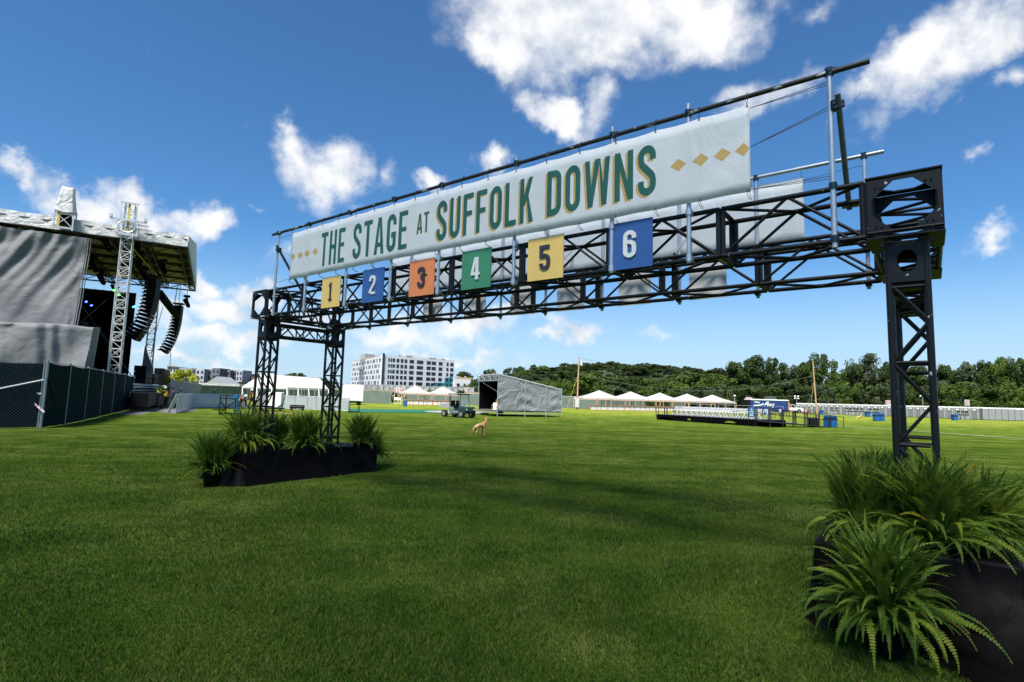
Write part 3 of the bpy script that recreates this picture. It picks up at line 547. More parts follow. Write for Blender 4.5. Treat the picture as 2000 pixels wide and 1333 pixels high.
def plinth(label, u0, u1, v0, v1, htop, spill=0., seed=0):
    r = thing('plinth', label, 'plinth', AL((u0+u1)/2, (v0+v1)/2), AYAW, 'black wrapped plinths at the gateway feet'); a, b = (u1-u0)/2, (v1-v0)/2; per = 4*(a+b); rs = random.Random(int(seed*10)); drags = [(per*(k+.2+.6*rs.random())/11, rs.uniform(.025, .06), rs.uniform(-.5, .5)) for k in range(11)]
    def pt(s):
        d = s*per
        for (x0, y0), (x1, y1) in (((-a, -b), (a, -b)), ((a, -b), (a, b)), ((a, b), (-a, b)), ((-a, b), (-a, -b))):
            L_ = math.hypot(x1-x0, y1-y0)
            if d <= L_+1e-6: return x0+(x1-x0)*d/L_, y0+(y1-y0)*d/L_, (y1-y0)/L_, -(x1-x0)/L_
            d -= L_
        return -a, -b, 0, -1
    def fn(s, k):
        x, y, nx, ny = pt(s % 1.0 if s < 1 else 0.); z = htop(x+(u0+u1)/2, y+(v0+v1)/2)
        if k <= .72:                                                      # hanging side, folds and diagonal drag lines
            q = k/.72; d = s*per; f = .030*math.sin(d*4.3+seed+q*2.0)*(.3+.7*(1-q)) + .016*math.sin(d*11+q*3.5+seed) + .022*math.sin(d*2.1-q*5.5+seed*2)*q*(1-q)*3
            for di, am, sk in drags:
                an = (d-di-sk*(1-q))/(.10+.75*(1-q)); f += am*math.cos(an*6.5)*math.exp(-an*an*1.6)*(.25+(1-q)*q*2.2)
            out = (.11*(1-q)**2) + f*(1-.45*q) + spill*max(0, (x/a)*.9+.1)*max(0, -y/b+.4)*(1-q)**2.2
            return Vector((x+nx*out, y+ny*out, z*q-.01))
        q = (k-.72)/.28; m = 1-q                                           # turned over the rim and sunk to the middle
        return Vector((x*(1-.999*q), y*(1-.999*q), z-.13*min(1, q*3)+.02*math.sin(s*60+q*9)*q))
    mb = MB(); mb.grid(fn, 320, 44); mb.build('cloth', CLOTH, r); return r
plinth('low black cloth wrapped plinth under the far left gateway legs', -.42, .9, -.44, 2.5, lambda u, v: .57+.02*math.sin(v*2.2)+.02*math.sin(u*3), .05, 1.)
plinth('large black cloth wrapped plinth under the near right gateway leg', 9.82, 11.02, -.46, 2.5, lambda u, v: .62+.04*math.sin(v*2+u*2)+.10*max(0, min(1, (u-10.6)*2))*max(0, min(1, (v+.6))), .55, 2.4)
def leafmat(name, c1, c2, sc=3., tr=.35, vein=None):
    m = bpy.data.materials.new(name); t = nt(m); n_ = t.nodes.new; l_ = t.links.new; o_ = n_('ShaderNodeOutputMaterial'); b_ = n_('ShaderNodeBsdfPrincipled'); b_.inputs['Roughness'].default_value = .55; b_.inputs['Specular IOR Level'].default_value = .12
    g = n_('ShaderNodeNewGeometry'); n = n_('ShaderNodeTexNoise'); n.inputs['Scale'].default_value = sc; n.inputs['Detail'].default_value = 4; l_(g.outputs['Position'], n.inputs[0])
    oi = n_('ShaderNodeObjectInfo'); ad = n_('ShaderNodeMath'); ad.operation = 'MULTIPLY_ADD'; l_(oi.outputs['Random'], ad.inputs[0]); ad.inputs[1].default_value = .22; l_(n.outputs['Fac'], ad.inputs[2])
    cr = n_('ShaderNodeValToRGB'); cr.color_ramp.elements[0].position = .38; cr.color_ramp.elements[1].position = .85; cr.color_ramp.elements[0].color = (*c1, 1); cr.color_ramp.elements[1].color = (*c2, 1); l_(ad.outputs[0], cr.inputs[0]); l_(cr.outputs[0], b_.inputs['Base Color'])
    tl = n_('ShaderNodeBsdfTranslucent'); l_(cr.outputs[0], tl.inputs[0]); ms = n_('ShaderNodeMixShader'); ms.inputs[0].default_value = tr; l_(b_.outputs[0], ms.inputs[1]); l_(tl.outputs[0], ms.inputs[2]); l_(ms.outputs[0], o_.inputs[0]); return m
FERN = leafmat('fern_leaf', (.038, .095, .010), (.20, .29, .042), 7, .38)
t = FERN.node_tree; crn = next(n for n in t.nodes if n.type == 'VALTORGB'); att = t.nodes.new('ShaderNodeAttribute'); att.attribute_name = 'tint'; cr2 = t.nodes.new('ShaderNodeValToRGB'); e = cr2.color_ramp.elements
e[0].position = 0; e[0].color = (.55, .62, .5, 1); e[1].position = .55; e[1].color = (1, 1, 1, 1)
for p_, c_ in ((.88, (1.35, 1.15, .9, 1)), (.97, (1.4, 1.05, .8, 1)), (.985, (1.5, .75, .6, 1))): x_ = e.new(p_); x_.color = c_
mm = t.nodes.new('ShaderNodeMix'); mm.data_type = 'RGBA'; mm.blend_type = 'MULTIPLY'; mm.inputs[0].default_value = 1; users = [l.to_socket for l in crn.outputs[0].links]
t.links.new(att.outputs['Fac'], cr2.inputs[0]); t.links.new(crn.outputs[0], mm.inputs[6]); t.links.new(cr2.outputs[0], mm.inputs[7])
for u_ in users: t.links.new(mm.outputs[2], u_)
def fernmesh(seed, nf=430, upf=.8, curl=58):
    rs = random.Random(seed); vs = []; fs = []; tint = []
    for i in range(nf):
        t0_ = len(vs); tv = rs.random()
        az = rs.uniform(0, 2*PI); age = rs.random(); ln = rs.uniform(.34, .66)*(1-.22*max(0, age-.5)*2); e = R(rs.uniform(64, 90)) if age < upf else R(rs.uniform(15, 58)); drop = R(rs.uniform(8, curl)) if age < upf else R(rs.uniform(75, 135)); twist = rs.uniform(-.35, .35)
        p = Vector((rs.uniform(-.11, .11), rs.uniform(-.11, .11), .0)); n = 34; roll = rs.uniform(-.8, .8); prev = p
        for k in range(n):
            tk = k/n; ee = e-drop*tk**1.7; a2 = az+twist*tk; d = Vector((math.cos(a2)*math.cos(ee), math.sin(a2)*math.cos(ee), math.sin(ee))); q = p+d*ln/n
            side = Vector((-math.sin(a2), math.cos(a2), 0)); up = d.cross(side); side = side*math.cos(roll)+up*math.sin(roll)
            b = len(vs); vs += [p-side*.0016, p+side*.0016, q+side*.0014, q-side*.0014]; fs.append((b, b+1, b+2, b+3))
            if k > 3:
                w = (.026*math.sin(PI*min(1, (tk*1.02+.05))**.75)+.006)*rs.uniform(.8, 1.1)
                for sg in (-1, 1):
                    dr = (side*sg+d*.28+up*rs.uniform(-.22, .12)).normalized(); hw = ln/n*.40; b = len(vs); vs += [p+d*hw, p+dr*w*.45+d*hw*1.25, p+dr*w+d*hw*.3, p+dr*w*.5-d*hw*.85, p-d*hw*.7]; fs.append((b, b+1, b+2, b+3, b+4))
            p = q
        tint += [tv]*(len(vs)-t0_)
    me = bpy.data.meshes.new('fronds'); me.from_pydata([tuple(v) for v in vs], [], fs); me.update(); at = me.attributes.new('tint', 'FLOAT', 'POINT'); at.data.foreach_set('value', tint); me.materials.append(FERN); return me
FM = [fernmesh(11, 430, .80, 66), fernmesh(12, 460, .66, 95), fernmesh(13, 440, .74, 82)]
POT = mat('pot_plastic', (.006, .007, .007), .6, var=.1, spec=.2)
potm = MB().lathe((0, 0, -.24), [(.001, 0), (.105, 0), (.14, .2), (.152, .2), (.152, .235), (.135, .235), (.13, .21), (.001, .205)], 20).mesh('pot'); potm.materials.append(POT)
FERNS = [(.62, -.80, .26, 1.1, 0, 'boston fern standing on the grass at the left end of the far plinth'), (.30, -.12, .66, 1.15, 1, 'tall boston fern rising around the far left gateway leg'), (.62, .95, .60, 1.1, 2, 'full boston fern between the two far gateway legs'),
 (.72, 2.22, .60, 1.0, 0, 'boston fern just right of the rear left gateway leg'), (.42, 2.72, .30, 1.05, 1, 'lower boston fern drooping at the right end of the far plinth'), (-.12, .75, .60, 1.0, 2, 'boston fern half hidden behind the far left plinth top'),
 (10.27, -.82, .27, 1.0, 1, 'big boston fern low on the grass in front of the near right plinth'), (10.14, .02, .66, .98, 0, 'boston fern on the left front corner of the near right plinth'), (10.58, -.20, .70, 1.02, 2, 'wide boston fern in the middle of the near right plinth'),
 (10.86, .55, .66, .92, 1, 'boston fern right of the near gateway leg, pale green tips'), (10.25, .78, .62, .95, 2, 'boston fern seen through the near right gateway leg'), (10.05, 1.5, .66, .9, 0, 'small boston fern behind the left of the near right gateway leg')]
for u, v, z, s, k, lab in FERNS:
    r = thing('fern', lab, 'fern', AL(u, v, z), rnd.uniform(0, 6), 'potted ferns around the gateway feet'); r.matrix_basis = r.matrix_basis @ Matrix.Scale(s*1.0, 4); fo = link('fronds', FM[k], r); fo.scale = (1.08, 1.08, 1.08); link('pot', potm, r)
# ---------------------------------------------------------------- festival stage on the left (local frame: x to the audience, y to the far side)
SROT = R(28.3); SM = Matrix.Translation(Vector((-29.8, 41.3, 0))) @ Matrix.Rotation(SROT, 4, 'Z'); SMI = SM.inverted()
def SP(x, y, ly=0., lx=None):                        # sight line met with a plane of the stage frame
    d = SMI.to_3x3() @ ray(x, y); o = SMI @ Vector((0, 0, EYE)); t = (ly-o.y)/d.y if lx is None else (lx-o.x)/d.x; return o+d*t
stage = thing('festival_stage', 'large festival stage with white roof cover, grey side drapes and silver masts', 'stage', SM.translation, SROT)
def sheet(name, col, rough=.65, wr=.5, tr=.15, sc=1.0):
    m = bpy.data.materials.new(name); t = nt(m); n_ = t.nodes.new; l_ = t.links.new; o_ = n_('ShaderNodeOutputMaterial'); b_ = n_('ShaderNodeBsdfPrincipled'); b_.inputs['Roughness'].default_value = rough
    tc = n_('ShaderNodeTexCoord'); n1 = n_('ShaderNodeTexNoise'); n1.inputs['Scale'].default_value = sc; n1.inputs['Detail'].default_value = 6; n1.inputs['Distortion'].default_value = 1.5; l_(tc.outputs['Object'], n1.inputs[0]); bp = n_('ShaderNodeBump'); bp.inputs['Strength'].default_value = wr; bp.inputs['Distance'].default_value = .25; l_(n1.outputs['Fac'], bp.inputs['Height']); l_(bp.outputs[0], b_.inputs['Normal'])
    cr = n_('ShaderNodeValToRGB'); cr.color_ramp.elements[0].color = (*[c*.9 for c in col], 1); cr.color_ramp.elements[1].color = (*col, 1); l_(n1.outputs['Fac'], cr.inputs[0]); l_(cr.outputs[0], b_.inputs['Base Color'])
    tl = n_('ShaderNodeBsdfTranslucent'); l_(cr.outputs[0], tl.inputs[0]); ms = n_('ShaderNodeMixShader'); ms.inputs[0].default_value = tr; l_(b_.outputs[0], ms.inputs[1]); l_(tl.outputs[0], ms.inputs[2]); l_(ms.outputs[0], o_.inputs[0]); return m
ROOFW = sheet('roof_cover', (.55, .56, .57), .55, .6, .25, 1.3); SOFF = mat('roof_underside', (.62, .52, .40), .8, var=.12, scale=1.2); GTARP = sheet('grey_tarp', (.135, .14, .15), .65, .3, .05, .9); BDRAPE = mat('black_drape', (.003, .003, .0035), .95, spec=.05, var=.2, scale=1.5)
RT = mat('roof_steel', (.035, .03, .026), .6, .2)
XE, YE, ZR, ZF = 4.0, 22.6, 13.0, 13.95; XB = -17.
# roof cover: fascia, gable end, slopes
mb = MB(); ridge = (14.2, 16.7)
def fas(a, b): x = XB+(XE-XB)*a; return Vector((x, -.05+.10*b+.05*math.sin(x*5+b*2)*math.sin(b*PI), ZR+.05+(ZF-ZR)*b+.04*math.sin(x*2.3)*(b-.5)))
mb.grid(fas, 90, 6)
mb.grid(lambda a, b: Vector((XB+(XE-XB)*a, .05+(ridge[0]-.05)*b, ZF+(ridge[1]-ZF)*b)), 30, 8); mb.grid(lambda a, b: Vector((XB+(XE-XB)*a, ridge[0]+(YE-ridge[0])*b, ridge[1]+(ZF-ridge[1])*b)), 20, 6)
mb.build('roof_cover', ROOFW, stage)
mb = MB()
def gab(a, b):
    y = YE*a; zt = ZF+(ridge[1]-ZF)*(y/ridge[0] if y < ridge[0] else (YE-y)/(YE-ridge[0])); return Vector((XE+.02+.05*math.sin(y*2.1+b*3)*math.sin(b*PI), y, ZR+(zt-ZR)*b))
mb.grid(gab, 40, 6); mb.build('end_cover', ROOFW, stage)
MB().quad((XB, .1, ZR+.78), (XE-.05, .1, ZR+.78), (XE-.05, YE-.1, ZR+.78), (XB, YE-.1, ZR+.78)).build('roof_lining', SOFF, stage)
for i in range(7):                                    # roof trusses
    y = .25+i*(YE-.5)/6; mb = MB(); truss(mb, (XB, y-.2, ZR+.05), (XE-.1, y-.2, ZR+.05), Y, Z, .45, .6, 16, .045, .028, 2, 5); mb.build('roof_truss', RT, stage)
for x in (XE-.6, XE-3.2, -1.2, -4.2, -7.4, -10.6):
    mb = MB(); truss(mb, (x, .3, ZR-.05), (x, YE-.3, ZR-.05), X, Z, .5, .5, 22, .04, .025, 2, 5); mb.build('cross_truss', RT, stage)
mb = MB(); mb.tube((XB, -.02, ZR), (XE, -.02, ZR), .05, 6); mb.tube((XE, -.02, ZR), (XE, YE, ZR), .05, 6)
for k in range(60): x = XB+(XE-XB)*k/60; mb.tube((x, -.03, ZR-.02), (x+.12, -.03, ZR+.12), .02, 4)
mb.build('edge_rail', RT, stage)
# masts
MAST = mat('mast_aluminium', (.55, .56, .57), .45, .55, .1, 3); YEL = mat('yellow_webbing', (.5, .40, .08), .8)
def mast(x, y, top, w=.72):
    mb = MB(); truss(mb, (x-w/2, y-w/2, .2), (x-w/2, y-w/2, top), X, Y, w, w, 21, .045, .022, 1, 6)
    for sgn in (1,):
        for i in range(21):
            a = .2+(top-.2)*i/21; b = .2+(top-.2)*(i+1)/21
            for p, q in (((-1, -1), (1, -1)), ((1, -1), (1, 1))): mb.tube((x+q[0]*w/2, y+q[1]*w/2, a), (x+p[0]*w/2, y+p[1]*w/2, b), .02, 5)
    o = mb.build('mast', MAST, stage); MB().box((x, y, .1), (1.8, 1.8, .2)).build('base', DARK, o); return o
m1 = mast(0, 0, 13.2); m2 = mast(.2, 21.4, 13.2); m0 = mast(-6.2, 1.0, 13.)
mb = MB()                                             # open mast head with sleeve block and pulleys
truss(mb, (-.32, -.32, 13.2), (-.32, -.32, 15.7), X, Y, .64, .64, 4, .04, .022, 1, 6)
mb.bar((-1.15, -.55, 14.35), (1.2, -.55, 14.35), .12, .16); mb.bar((-1.15, .55, 14.35), (1.2, .55, 14.35), .12, .16); mb.bar((-.55, -.6, 13.25), (.7, -.6, 13.25), .1, .2); mb.bar((-.6, -.5, 15.72), (.6, -.5, 15.72), .1, .12)
for sx in (-1, 1): mb.tube((sx*.5, -.5, 14.4), (sx*.5, -.5, 15.7), .02, 5); mb.box((sx*1.1, -.55, 14.55), (.2, .2, .25)); mb.bar((sx*.62, -.55, 13.3), (sx*.62, -.55, 14.3), .08, .08)
for k in range(16): a0 = 2*PI*k/16; a1 = 2*PI*(k+1)/16; mb.tube((-.05+.55*math.cos(a0), -.62, 13.85+.45*math.sin(a0)), (-.05+.55*math.cos(a1), -.62, 13.85+.45*math.sin(a1)), .06, 5)
h = mb.build('mast_head', MAST, m1); MB().box((-.02, -.42, 14.6), (.14, .03, 2.1)).build('strap', YEL, h)
x0 = SP(125, 446, -.2).x
mb = MB(); 
for sx in (-.55, .55):
    for sy in (-.35, .45): mb.bar((x0+sx, sy-.2, 12.95), (x0+sx, sy-.2, 14.5), .09, .09)
for z in (13.1, 14.3): mb.bar((x0-.55, -.55, z), (x0+.55, -.55, z), .09, .12)
for sx in (-1, 1): mb.bar((x0-.5*sx, -.53, 13.2), (x0+.5*sx, -.53, 14.2), .05, .05)
fr = mb.build('mast_head', MAST, stage); MB().box((x0, -.2, 13.75), (.75, .3, .75)).build('winch', DARK, fr); MB().box((x0-.3, -.57, 13.7), (.16, .03, 1.2)).build('strap', YEL, fr)
def hood(a, b):                                       # fabric bag over the motor
    an = 2*PI*a; w = (1.02-.42*b**.8)*(1+.05*math.sin(an*5+b*4)) if b < .97 else .02; cx, cy = math.cos(an), math.sin(an); k = 1/max(abs(cx), abs(cy))**.75; return Vector((x0+.0+cx*k*w*.60, -.2+cy*k*w*.5, 14.35+1.9*min(1, b/.97)+(.12*math.cos(an*2) if b < .97 else 0)))
mb = MB(); mb.grid(hood, 40, 14); mb.build('motor_cover', ROOFW, stage)
# hanging grey side drape with folds fanning down from the top right
tl, tr_, br_ = SP(0, 466), SP(171, 470), SP(148, 625)
def drape(a, b):
    x = XB*(1-a)+(tr_.x+(br_.x-tr_.x)*(1-b)**1.3)*a; z = 5.9+(ZR-.35-5.9)*b+.15*(1-a)
    s1 = (x-tr_.x)*1.0+(z-13)*-.55; f = .22*math.sin(s1*3.1+.9*math.sin(z*.8)+math.sin(x*.7))*(.35+.65*b)*abs(math.sin(s1*.83+1))**1.5 + .09*math.sin(s1*7.5+z*.7+math.sin(z))*b + .16*math.sin((x+z*1.3)*.9)*(1-b) + .07*math.sin(z*5+math.sin(x*2))*math.exp(-((x+8.6)/1.1)**2)*2
    return Vector((x, -.12-.25*(1-b)**2*2+f*.8*(1 if a < .985 else .3), z))
mb = MB(); mb.grid(drape, 150, 60); o = mb.build('side_drape', GTARP, stage)
mb = MB(); mb.path([drape(1, k/12)+Vector((.1, -.05, 0)) for k in range(13)], .06, 6); mb.path([drape(1, k/12)+Vector((.24, -.02, 0)) for k in range(13)], .035, 6); mb.build('edge_cable', ALUD, o)
mnd = SP(176, 640, -2.6)
def mound(a, b):                                      # tarpaulin over the dock in front of the drape
    xr = mnd.x; z0 = 5.7
    if b < .75: q = b/.75; y = -2.6+.3*(1-q)*0-.35*(1-q); x = XB+(xr-XB)*a+.35*(q-.5)*a; z = z0*q+.2*math.sin(a*9)*q; y += .20*math.sin(x*2.3+q*2.5+math.sin(x*.8))*(1-.5*q)+.10*math.sin(x*5.3+q*4+math.sin(x*1.9)*2)-.24*math.sin((x-q*5)*1.3)*abs(math.sin((x-q*5)*.41))
    else: q = (b-.75)/.25; y = -2.6+2.7*q; x = XB+(xr-XB)*a+.175*a; z = z0+.2*math.sin(a*9)*(1-q)+.35*q-.1*math.sin(x*3)*q*(1-q)
    return Vector((x, y, z))
mb = MB(); mb.grid(mound, 120, 30); mb.grid(lambda a, b: Vector((mnd.x+.35*(b-.5)+.10*math.sin(a*9+b*3)*math.sin(a*PI), -2.62-.3*(1-b)*(1-a)+2.7*a, (5.7+.3*a)*b+.08)), 16, 16); mb.build('dock_cover', GTARP, stage)
# inside: deck, black drapes
MB().box(((XB+1.2)/2, YE/2, 1.9), (1.2-XB, YE-.2, .2)).build('deck', DARK, stage)
mb = MB(); mb.box((1.25, YE/2, 1.93), (.08, YE-.4, .14)); mb.box((1.24, YE/2, 1.45), (.05, YE-.4, .06)); mb.build('deck_edge', mat('pale_edge', (.5, .5, .48), .6), stage)
mb = MB()
for k in range(24): mb.box((1.15, .6+k*.94, .95), (.06, .06, 1.9))
mb.build('deck_leg', ALUD, stage)
def wall(p0, p1, z0, z1): return lambda a, b: Vector((p0[0]+(p1[0]-p0[0])*a, p0[1]+(p1[1]-p0[1])*a, z0+(z1-z0)*b))+Vector((.08*math.sin(a*120), .08*math.sin(a*130), 0))
fw = SP(263, 600, 21.9)
mb = MB(); mb.grid(wall((XB, 21.9), (fw.x, 21.9), 0, 12.05), 120, 4); mb.grid(wall((XB+.3, .2), (XB+.3, 21.8), 0, 12.9), 100, 4); mb.build('backdrop', BDRAPE, stage)
mb = MB(); mb.box((1.0, YE/2, .85), (.06, YE-1, 1.7)); mb.build('front_skirt', BDRAPE, stage)
mb = MB()
for a, b in (((-10, 21, 3), (-4, 21, 11)), ((-4, 21, 3), (-10, 21, 11)), ((-7, 20, 11.5), (-.8, 20, 2.5))): mb.tube(a, b, .05, 5)
mb.build('wind_brace', ALUD, stage)
mb = MB(); mb.bar((-6.5, 18, 2), (-6.5, 18, 8.4), .5, .5); mb.bar((-5.2, 18.5, 2), (-5.2, 18.5, 8.1), .35, .4); mb.build('wing_tower', mat('wing_grey', (.05, .05, .06), .6), stage)
# grey flap and cables right of the far drape
p = SP(283, 675, 15.); q = SP(298, 718, 15.); MB().prism([(p.x, 15, p.z), (q.x, 15, q.z), (q.x-.2, 15, 3.2), (p.x-.1, 15, 3.2)], (0, .1, 0)).build('grey_flap', GTARP, stage)
mb = MB()
for (xa, ya), (xb, yb), ly in (((318, 600), (290, 725), 19), ((346, 560), (330, 755), 20), ((303, 640), (300, 745), 17), ((292, 555), (285, 600), 8), ((258, 480), (300, 540), 3)):
    a = SP(xa, ya, ly); b = SP(xb, yb, ly); mb.path([a, a.lerp(b, .5)+Vector((-.15, 0, -.1)), b], .03, 5)
each(mb, 'hanging_cable', DARK, stage)
a = SP(259, 485, 2.); b = SP(313, 546, 9.); MB().tube(a, b, .045, 5).build('yellow_strap', YEL, stage)
# line arrays
CAB = mat('speaker_black', (.007, .007, .009), .6, var=.15, scale=3, spec=.08); GRILL = mat('speaker_grille', (.008, .008, .010), .6, .1, spec=.08); RIG = mat('rigging_grey', (.30, .31, .33), .5, .5)
def line_array(lab, top, n, h, w, dep, yaw, curve, group='hanging loudspeaker arrays'):
    r = thing('line_array', lab, 'loudspeaker', SM @ top, SROT+yaw, group); p = Vector((0, 0, 0)); ang = 0.
    mb = MB(); mb.box((0, 0, .2), (dep*1.3, w*.8, .12)); mb.tube((0, 0, .2), (0, 0, 2.4), .03, 5); mb.tube((-.5, 0, .2), (-.2, 0, 2.3), .02, 5); mb.build('flybar', DARK, r)
    for i in range(n):
        ang = R(curve)*(i/n)**1.6; M = Matrix.Rotation(ang, 3, 'Y'); c = p+M @ Vector((0, 0, -h/2)); mb = MB()
        pr = [(-dep/2, -h*.30), (dep/2, -h*.49), (dep/2, h*.49), (-dep/2, h*.30)]; mb.prism([c+M @ Vector((x, -w/2, z)) for x, z in pr], M @ Vector((0, w, 0))); o = mb.build('cabinet', CAB, r)
        MB().box(c+M @ Vector((dep/2+.008, 0, 0)), (.012, w*.94, h*.9), M=M).build('grille', GRILL, o)
        mb = MB(); mb.box(c+M @ Vector((-dep/2-.02, -w/2+.04, -h*.35)), (.24, .06, h*.35), M=M); mb.build('rear_bracket', RIG, o)
        p = p+M @ Vector((0, 0, -h))
    return r
line_array('long black line array hanging nearest the silver mast', Vector((1.3, 6.5, 11.2)), 16, .345, 1.35, .85, R(-12), 34)
line_array('smaller black line array hanging at the far side of the stage front', Vector((2.6, 19.8, 10.8)), 15, .36, 1.25, .75, R(-8), 32)
# lamps hung under the roof
def lamp(lab, x, y, ly, on=None, s=1.):
    p = SP(x, y, ly); r = thing('stage_light', lab, 'stage light', SM @ p, SROT+rnd.uniform(-.5, .5), 'moving lights under the stage roof')
    mb = MB(); mb.tube((0, 0, .55*s), (0, 0, .95*s), .03, 5); mb.rbox((0, 0, .5*s), (.4*s, .3*s, .16*s), .03); mb.box((0, -.22*s, .25*s), (.08*s, .05*s, .5*s)); mb.box((0, .22*s, .25*s), (.08*s, .05*s, .5*s)); mb.build('yoke', CAB, r)
    mb = MB(); mb.tube((-.12*s, 0, .28*s), (.16*s, 0, -.25*s), .17*s, 10, .14*s); mb.build('head', CAB, r)
    M = emit('lit_'+on[0], on[1], on[2]) if on else GRILL; d = Vector((.28, 0, -.53)).normalized(); c = Vector((.16, 0, -.25))*s; mb = MB(); mb.tube(c, c+d*.02, .135*s, 10); mb.ball(c+d*.03, .11*s, 8, 5); mb.build('lens', M, r)
BL = ('blue', (.02, .05, 1), 9); GN = ('green', (.05, 1, .05), 6); TL = ('teal', (.05, .9, .8), 5)
for i, (x, y, ly, on, lab) in enumerate(((165, 584, 14, BL, 'stage light shining blue, nearest the grey drape edge'), (175, 591, 14, BL, 'second stage light shining blue inside the dark stage'), (220, 562, 15, GN, 'small stage light shining green left of the silver mast'), (229, 571, 15, GN, 'green stage light just left of the silver mast'), (258, 594, 13, TL, 'teal stage light right of the silver mast'), (245, 585, 14, TL, 'teal stage light behind the silver mast'))): lamp(lab, x, y, ly, on, .9)
for x, y, ly in ((181, 520, 8), (197, 545, 10), (208, 478, 5), (228, 480, 5), (272, 520, 6), (282, 540, 7), (318, 525, 10), (268, 490, 4)): lamp('black unlit moving head light hanging under the stage roof', x, y, ly, None, 1.5)
lamp('single black lamp hanging beyond the smaller line array', 364, 592, 21, None, 1.5)
mb = MB()
for k in range(9):
    a = SP(313+k*3.2, 575+k*4.2, 15+k*.5)
    if k == 0: r = thing('light_batten', 'dense black batten of lamps sloping behind the long line array', 'stage light', SM @ a, SROT)
    m2_ = MB(); m2_.rbox(SMI.to_3x3() @ ((SM @ a)-r.location) , (.5, .9, .75), .08); m2_.tube(SMI.to_3x3() @ ((SM @ a)-r.location)+Vector((.2, -.3, -.2)), SMI.to_3x3() @ ((SM @ a)-r.location)+Vector((.5, -.5, -.6)), .25, 8, .2); m2_.build('lamp_head', CAB, r)
b0 = SP(311, 566, 15); b1 = SP(342, 606, 19); MB().tube(SMI.to_3x3() @ ((SM @ b0)-r.location), SMI.to_3x3() @ ((SM @ b1)-r.location), .08, 6).build('batten_bar', RT, r)
# speaker stacks
def stack(lab, x0, x1, yt, yb, lx, n, grp='black speaker stacks'):
    a = SP(x0, yb, lx=lx); b = SP(x1, yb, lx=lx); zt = SP(x0, yt, lx=lx).z; zb = max(a.z, 0); wd = abs(b.y-a.y); r = thing('speaker_stack', lab, 'loudspeaker', SM @ Vector((lx, (a.y+b.y)/2, zb)), SROT, grp)
    for k in range(n):
        hh = (zt-zb)/n; o = MB().rbox((0, 0, hh*(k+.5)), (1.0, wd, hh-.03), .03).build('cabinet', CAB, r); MB().box((.505, 0, hh*(k+.5)), (.015, wd*.9, hh*.82)).build('grille', GRILL, o)
stack('tall black speaker stack on the deck right of the silver mast', 271, 286, 713, 750, .3, 3); stack('black speaker stack at the far corner of the stage deck', 308, 322, 718, 752, .6, 3); stack('low black speaker stack in the middle of the stage deck', 288, 299, 729, 751, .4, 2)
stack('row of black floor subwoofers in front of the stage deck, near half', 270, 292, 767, 797, 2.2, 1); stack('row of black floor subwoofers in front of the stage deck, far half', 293, 312, 768, 795, 2.2, 1)
# ---------------------------------------------------------------- fences
MESHG = mat('green_windscreen', (.008, .020, .018), .95, spec=.04, var=.10, scale=1.3, bump=.25, bscale=5); MESHF = mat('grey_green_screen', (.10, .135, .115), .8, var=.12, scale=.8); GALV = mat('fence_post', (.30, .34, .36), .5, .4); TAPE = mat('barrier_tape', (.75, .72, .72), .5, col2=(.6, .03, .05), thr=.52, scale=9)
def fence(name, lab, pts, h, posts, m, grp=None, rail=True, pr=.035, sag=0.):
    base = Vector(pts[0]); r = thing(name, lab, 'fence', base, 0, grp); mb = MB()
    for a, b in zip(pts, pts[1:]):
        a = Vector(a)-base; b = Vector(b)-base; n = Vector((-(b-a).y, (b-a).x, 0)).normalized()
        def fn(i, k): p = a.lerp(b, i); s = sag*math.sin(i*PI); return p+Vector((0, 0, .03+(h-.06-s)*k))+n*.05*math.sin(i*(b-a).length*1.7+k*2)*math.sin(PI*i)
        mb.grid(fn, max(4, int((b-a).length)), 4)
    mb.build('mesh_screen', m, r)
    tot = [(Vector(b)-Vector(a)).length for a, b in zip(pts, pts[1:])]
    P = [Vector(p) for p in pts] if posts is None else []
    if posts:
        L_ = sum(tot)
        for k in range(posts+1):
            d = L_*k/posts
            for (a, b), t_ in zip(zip(pts, pts[1:]), tot):
                if d <= t_+1e-6: P.append(Vector(a).lerp(Vector(b), d/t_)); break
                d -= t_
    for p in P:
        q = p-base; q.y -= pr*1.6; MB().tube(q, q+Vector((0, 0, h+.06)), pr, 8).build('post', GALV, r)
    if rail:
        mb = MB()
        for a, b in zip(pts, pts[1:]): mb.tube(Vector(a)-base+Vector((0, 0, h-.02)), Vector(b)-base+Vector((0, 0, h-.02)), .02, 5)
        mb.build('top_wire', GALV, r)
    return r
FP = [G(*q) for q in ((81.7, 837), (127.5, 830), (164.7, 822), (194, 815), (217.8, 809), (238.8, 804.5), (257, 799.5))]
f1 = fence('screened_fence', 'dark green screened fence with silver posts running back to the big stage', FP, 2.56, None, MESHG, 'temporary fences', pr=.045, sag=.05)
b0 = FP[0]; MB().tube(FP[0]-b0+Vector((.03, -.06, 1.95)), FP[1]-b0+Vector((-.03, -.08, .02)), .035, 6).build('stay', DARK, f1); MB().tube(FP[6]-b0+Vector((0, -.07, 1.7)), FP[5]-b0+Vector((0, -.08, .05)), .03, 6).build('stay', GALV, f1)
gl = FP[0]+(G(0, 839)-FP[0])*4.2; gr_ = FP[0]+Vector((-.11, -.07, 0))
gate = thing('chain_link_gate', 'chain link gate over dark green screen at the left edge of the lawn', 'gate', gr_); gd = (gl-gr_); gL = 5.0; gd.normalize(); gn = Vector((-gd.y, gd.x, 0)); gn = -gn if gn.y > 0 else gn
MB().grid(lambda a, b: gd*gL*a+Vector((0, 0, .05+(2.44-.05*math.sin(a*7)**2)*b))-gn*.03, 10, 3).build('mesh_screen', mat('gate_screen', (.007, .016, .015), .95, spec=.04), gate)
mb = MB(); st = .115; n_ = int((gL+2.5)/st)
